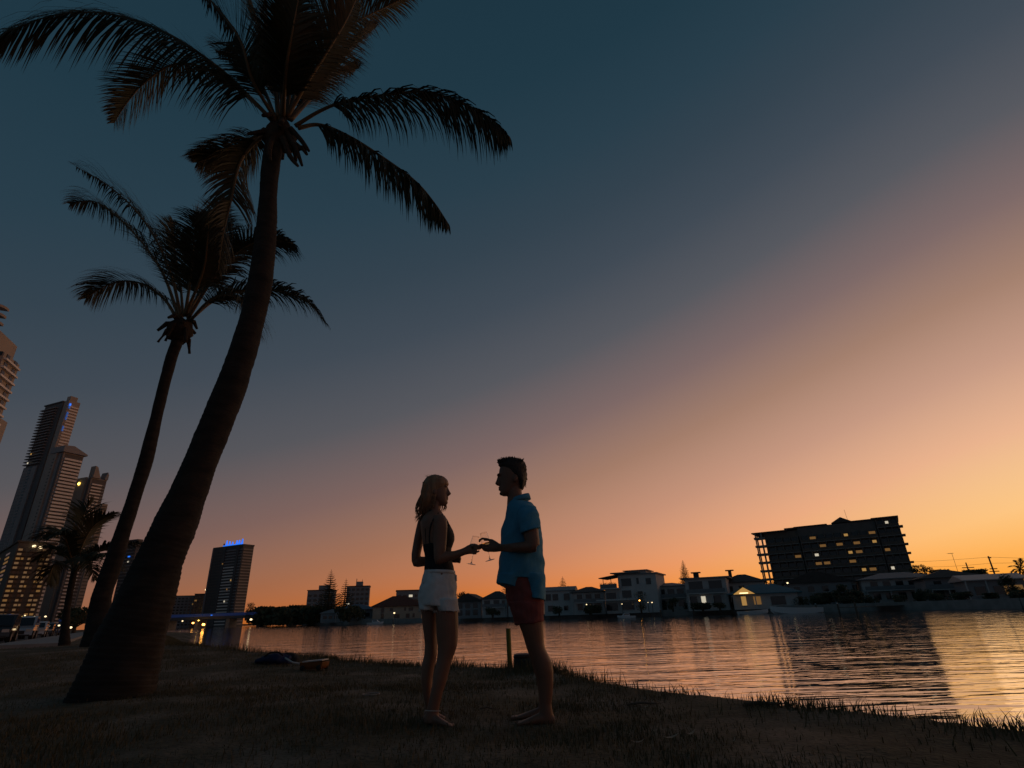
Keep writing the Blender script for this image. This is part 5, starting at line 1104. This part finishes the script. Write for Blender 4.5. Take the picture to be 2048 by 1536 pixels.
MB().tube([(0,0,-1.5),(0,0,at_.z-an_.z)], .035, 5).build('mast', metal_d, aa); pbox(aa, 'boom', metal_d, -.9, .3, -.02, .02, at_.z-an_.z, at_.z-an_.z+.05)
for k in range(6): pbox(aa, 'element', metal_d, -.85+.2*k, -.83+.2*k, -.4, .4, at_.z-an_.z+.052, at_.z-an_.z+.075)

# --- boats and moorings
def boat(label, px0, px1, Y, rz, cabin=True, sc=1.0):
    c0, W = site(px0, px1, Y, 0, WATER_Z); L = W; t = thing('motor_boat', label, 'boat', c0, rz); bm_ = L*.16
    rs = []
    for u_, w_, zk, zt_ in ((-.5,.85,0,.10),(-.25,1,-.03,.10),(.05,1,-.03,.11),(.3,.7,-.01,.125),(.45,.28,.03,.14),(.5,.03,.08,.15)):
        x_ = u_*L; hw = bm_*w_; rs.append([(x_,-hw,zt_*L),(x_,-hw*.8,zk*L+.02*L),(x_,0,zk*L-.02*L),(x_,hw*.8,zk*L+.02*L),(x_,hw,zt_*L),(x_,hw*.85,zt_*L*.98),(x_,0,zt_*L*.98),(x_,-hw*.85,zt_*L*.98)])
    MB().rings(rs).build('hull', boat_w, t, False, True)
    if cabin:
        MB().rings([[(x_,-bm_*.7,z_*L),(x_,bm_*.7,z_*L)]+[(x2,bm_*.6,z_*L),(x2,-bm_*.6,z_*L)] for x_, x2, z_ in ((-.18*L,.28*L,.10),(-.18*L,.17*L,.17),(-.16*L,.10*L,.235),(-.15*L,.08*L,.245))]).build('cabin', boat_w, t, False, True)
        pbox(t, 'window', glassd, -.14*L, .12*L, -bm_*.72, bm_*.72, .165*L, .215*L)
    return t
boat('small white cabin cruiser moored in front of the three storey house', 1230, 1266, 136, PI, True)
boat('small motor boat moored near the red roofed house', 738, 770, 205, 0, True)
boat('long pale motor boat hull moored below the teal pavilion', 1535, 1634, 114, PI, False)
boat('pale dinghy tied up beside the teal pavilion lawn', 1470, 1530, 122, 0, False)
for k, px in enumerate((787, 1322, 1636, 1680)):
    Y = bankY(px)-9; p = at(px, 1230, Y); t = thing('mooring_pile', 'single timber mooring pile standing in the river near the far bank', 'pile', (p[0], Y, WATER_Z), group='mooring piles'); MB().tube([(0,0,-1.5),(0,0,1.5)], .16, 8).build('pile_shaft', timber, t, True); MB().tube([(0,0,1.503),(0,0,1.62)], [.19,.04], 8).build('pile_cap', boat_w, t)
for k, (px, w_) in enumerate(((1210,9),(1420,10),(1760,12))):
    Y = bankY(px)-3.5; p = at(px, 1225, Y); t = thing('jetty', ('timber jetty below the shaded veranda house','timber jetty below the white two storey house','timber jetty below the balcony house')[k], 'jetty', (p[0], Y, WATER_Z))
    for i in range(8): pbox(t, 'plank', timber, -w_/2+i*w_/8+.02, -w_/2+(i+1)*w_/8-.02, -2, 3, .75, .85)
    for sx_ in (-1, 1): pbox(t, 'pile', timber, sx_*w_*.45-.12, sx_*w_*.45+.12, -2.3, -2.003, -1.5, 1.6)

# --- parked cars on the street
paint = {'silver': mat('silver_car_paint', (.42,.44,.47), .3, metal=.3, coat=.6), 'dark': mat('dark_car_paint', (.03,.03,.035), .3, coat=.6), 'white': mat('white_car_paint', (.6,.6,.6), .35, coat=.5), 'blue': mat('blue_car_paint', (.04,.07,.16), .3, coat=.6)}
rub = mat('tyre_rubber', (.02,.02,.02), .85); rim = mat('wheel_rim', (.35,.35,.36), .35, metal=.8); hl = mat('headlight_lens', (.55,.5,.45), .15)
def car(label, loc, rz, col, suv=True):
    t = thing('parked_car', label, 'car', loc, rz, 'cars parked along the street'); pm = paint[col]; L, Wc = (4.6, .92) if suv else (4.3, .88); hb = .98 if suv else .86; ht = 1.72 if suv else 1.45
    low = [(-L/2,.34),(-L/2+.05,.75),(-L/2+.12,hb-.02),(-L*.2,hb+.02),(L*.22,hb),(L/2-.22,hb-.12),(L/2-.04,.72),(L/2,.36)]
    rs = [[(a, s_*Wc*q, b_) for a, b_ in low] for s_, q in ((-1,.90),(-1,1),(1,1),(1,.90))]
    bo = MB().rings([[(a*(.985 if q < 1 else 1), s_*Wc*q, b_) for a, b_ in low] for s_, q in ((-1,.93),(-1,1),(1,1),(1,.93))]).build('body', pm, t, False, True)
    top = [(-L*.46,hb),(-L*.42,ht-.12),(-L*.34,ht),(L*.02,ht),(L*.10,ht-.06),(L*.26,hb)]
    MB().rings([[(a*(1 if q else 1), s_, b_) for a, b_ in top] for s_, q in ((-Wc*.96,0),(Wc*.96,0))]).build('cabin', pm, t, False, True)
    for s_ in (-1, 1): MB().add([(-L*.40,s_*(Wc*.96+.004),hb+.05),(L*.21,s_*(Wc*.96+.004),hb+.05),(L*.09,s_*(Wc*.96+.004),ht-.13),(-L*.37,s_*(Wc*.96+.004),ht-.13)], [(0,1,2,3)]).build('side_window', glassd, t)
    MB().add([(L*.252,-Wc*.85,hb+.06),(L*.252,Wc*.85,hb+.06),(L*.122,Wc*.78,ht-.10),(L*.122,-Wc*.78,ht-.10)], [(0,1,2,3)]).build('windscreen', glassd, t)
    pbox(t, 'grille', metal_d, L/2-.03, L/2+.015, -.45, .45, .45, .70); pbox(t, 'bumper', metal_d, L/2-.10, L/2+.03, -Wc*.85, Wc*.85, .30, .42)
    for s_ in (-1, 1): pbox(t, 'headlight', hl, L/2-.14, L/2+.01, s_*.68-.17, s_*.68+.17, .62, .80); pbox(t, 'mirror', pm, L*.16, L*.20, s_*(Wc+.10)-.10, s_*(Wc+.10)+.10, hb+.08, hb+.24)
    for sx_ in (-1, 1):
        for s_ in (-1, 1):
            w_ = MB().tube([(0,-.11,0),(0,.11,0)], .34, 18).build('wheel', rub, t); w_.location = (sx_*L*.30, s_*(Wc-.08), .34); MB().tube([(0,s_*.10,0),(0,s_*.125,0)], .21, 14).build('rim', rim, w_)
    return t
cdir = _cd; ang_c = math.atan2(-cdir.y, -cdir.x)
for (px, Y), c_, sv, lb in zip(CARS, ('dark','silver','white','dark','blue'), (True,True,False,False,False), ('dark four wheel drive parked first along the street','silver grey car parked behind the dark four wheel drive','small white car parked third along the street','small dark car parked fourth along the street','blue car farthest along the street by the young palm')):
    p = V(px, 1265, Y); car(lb, (p.x, p.y, .06), ang_c, c_, sv)
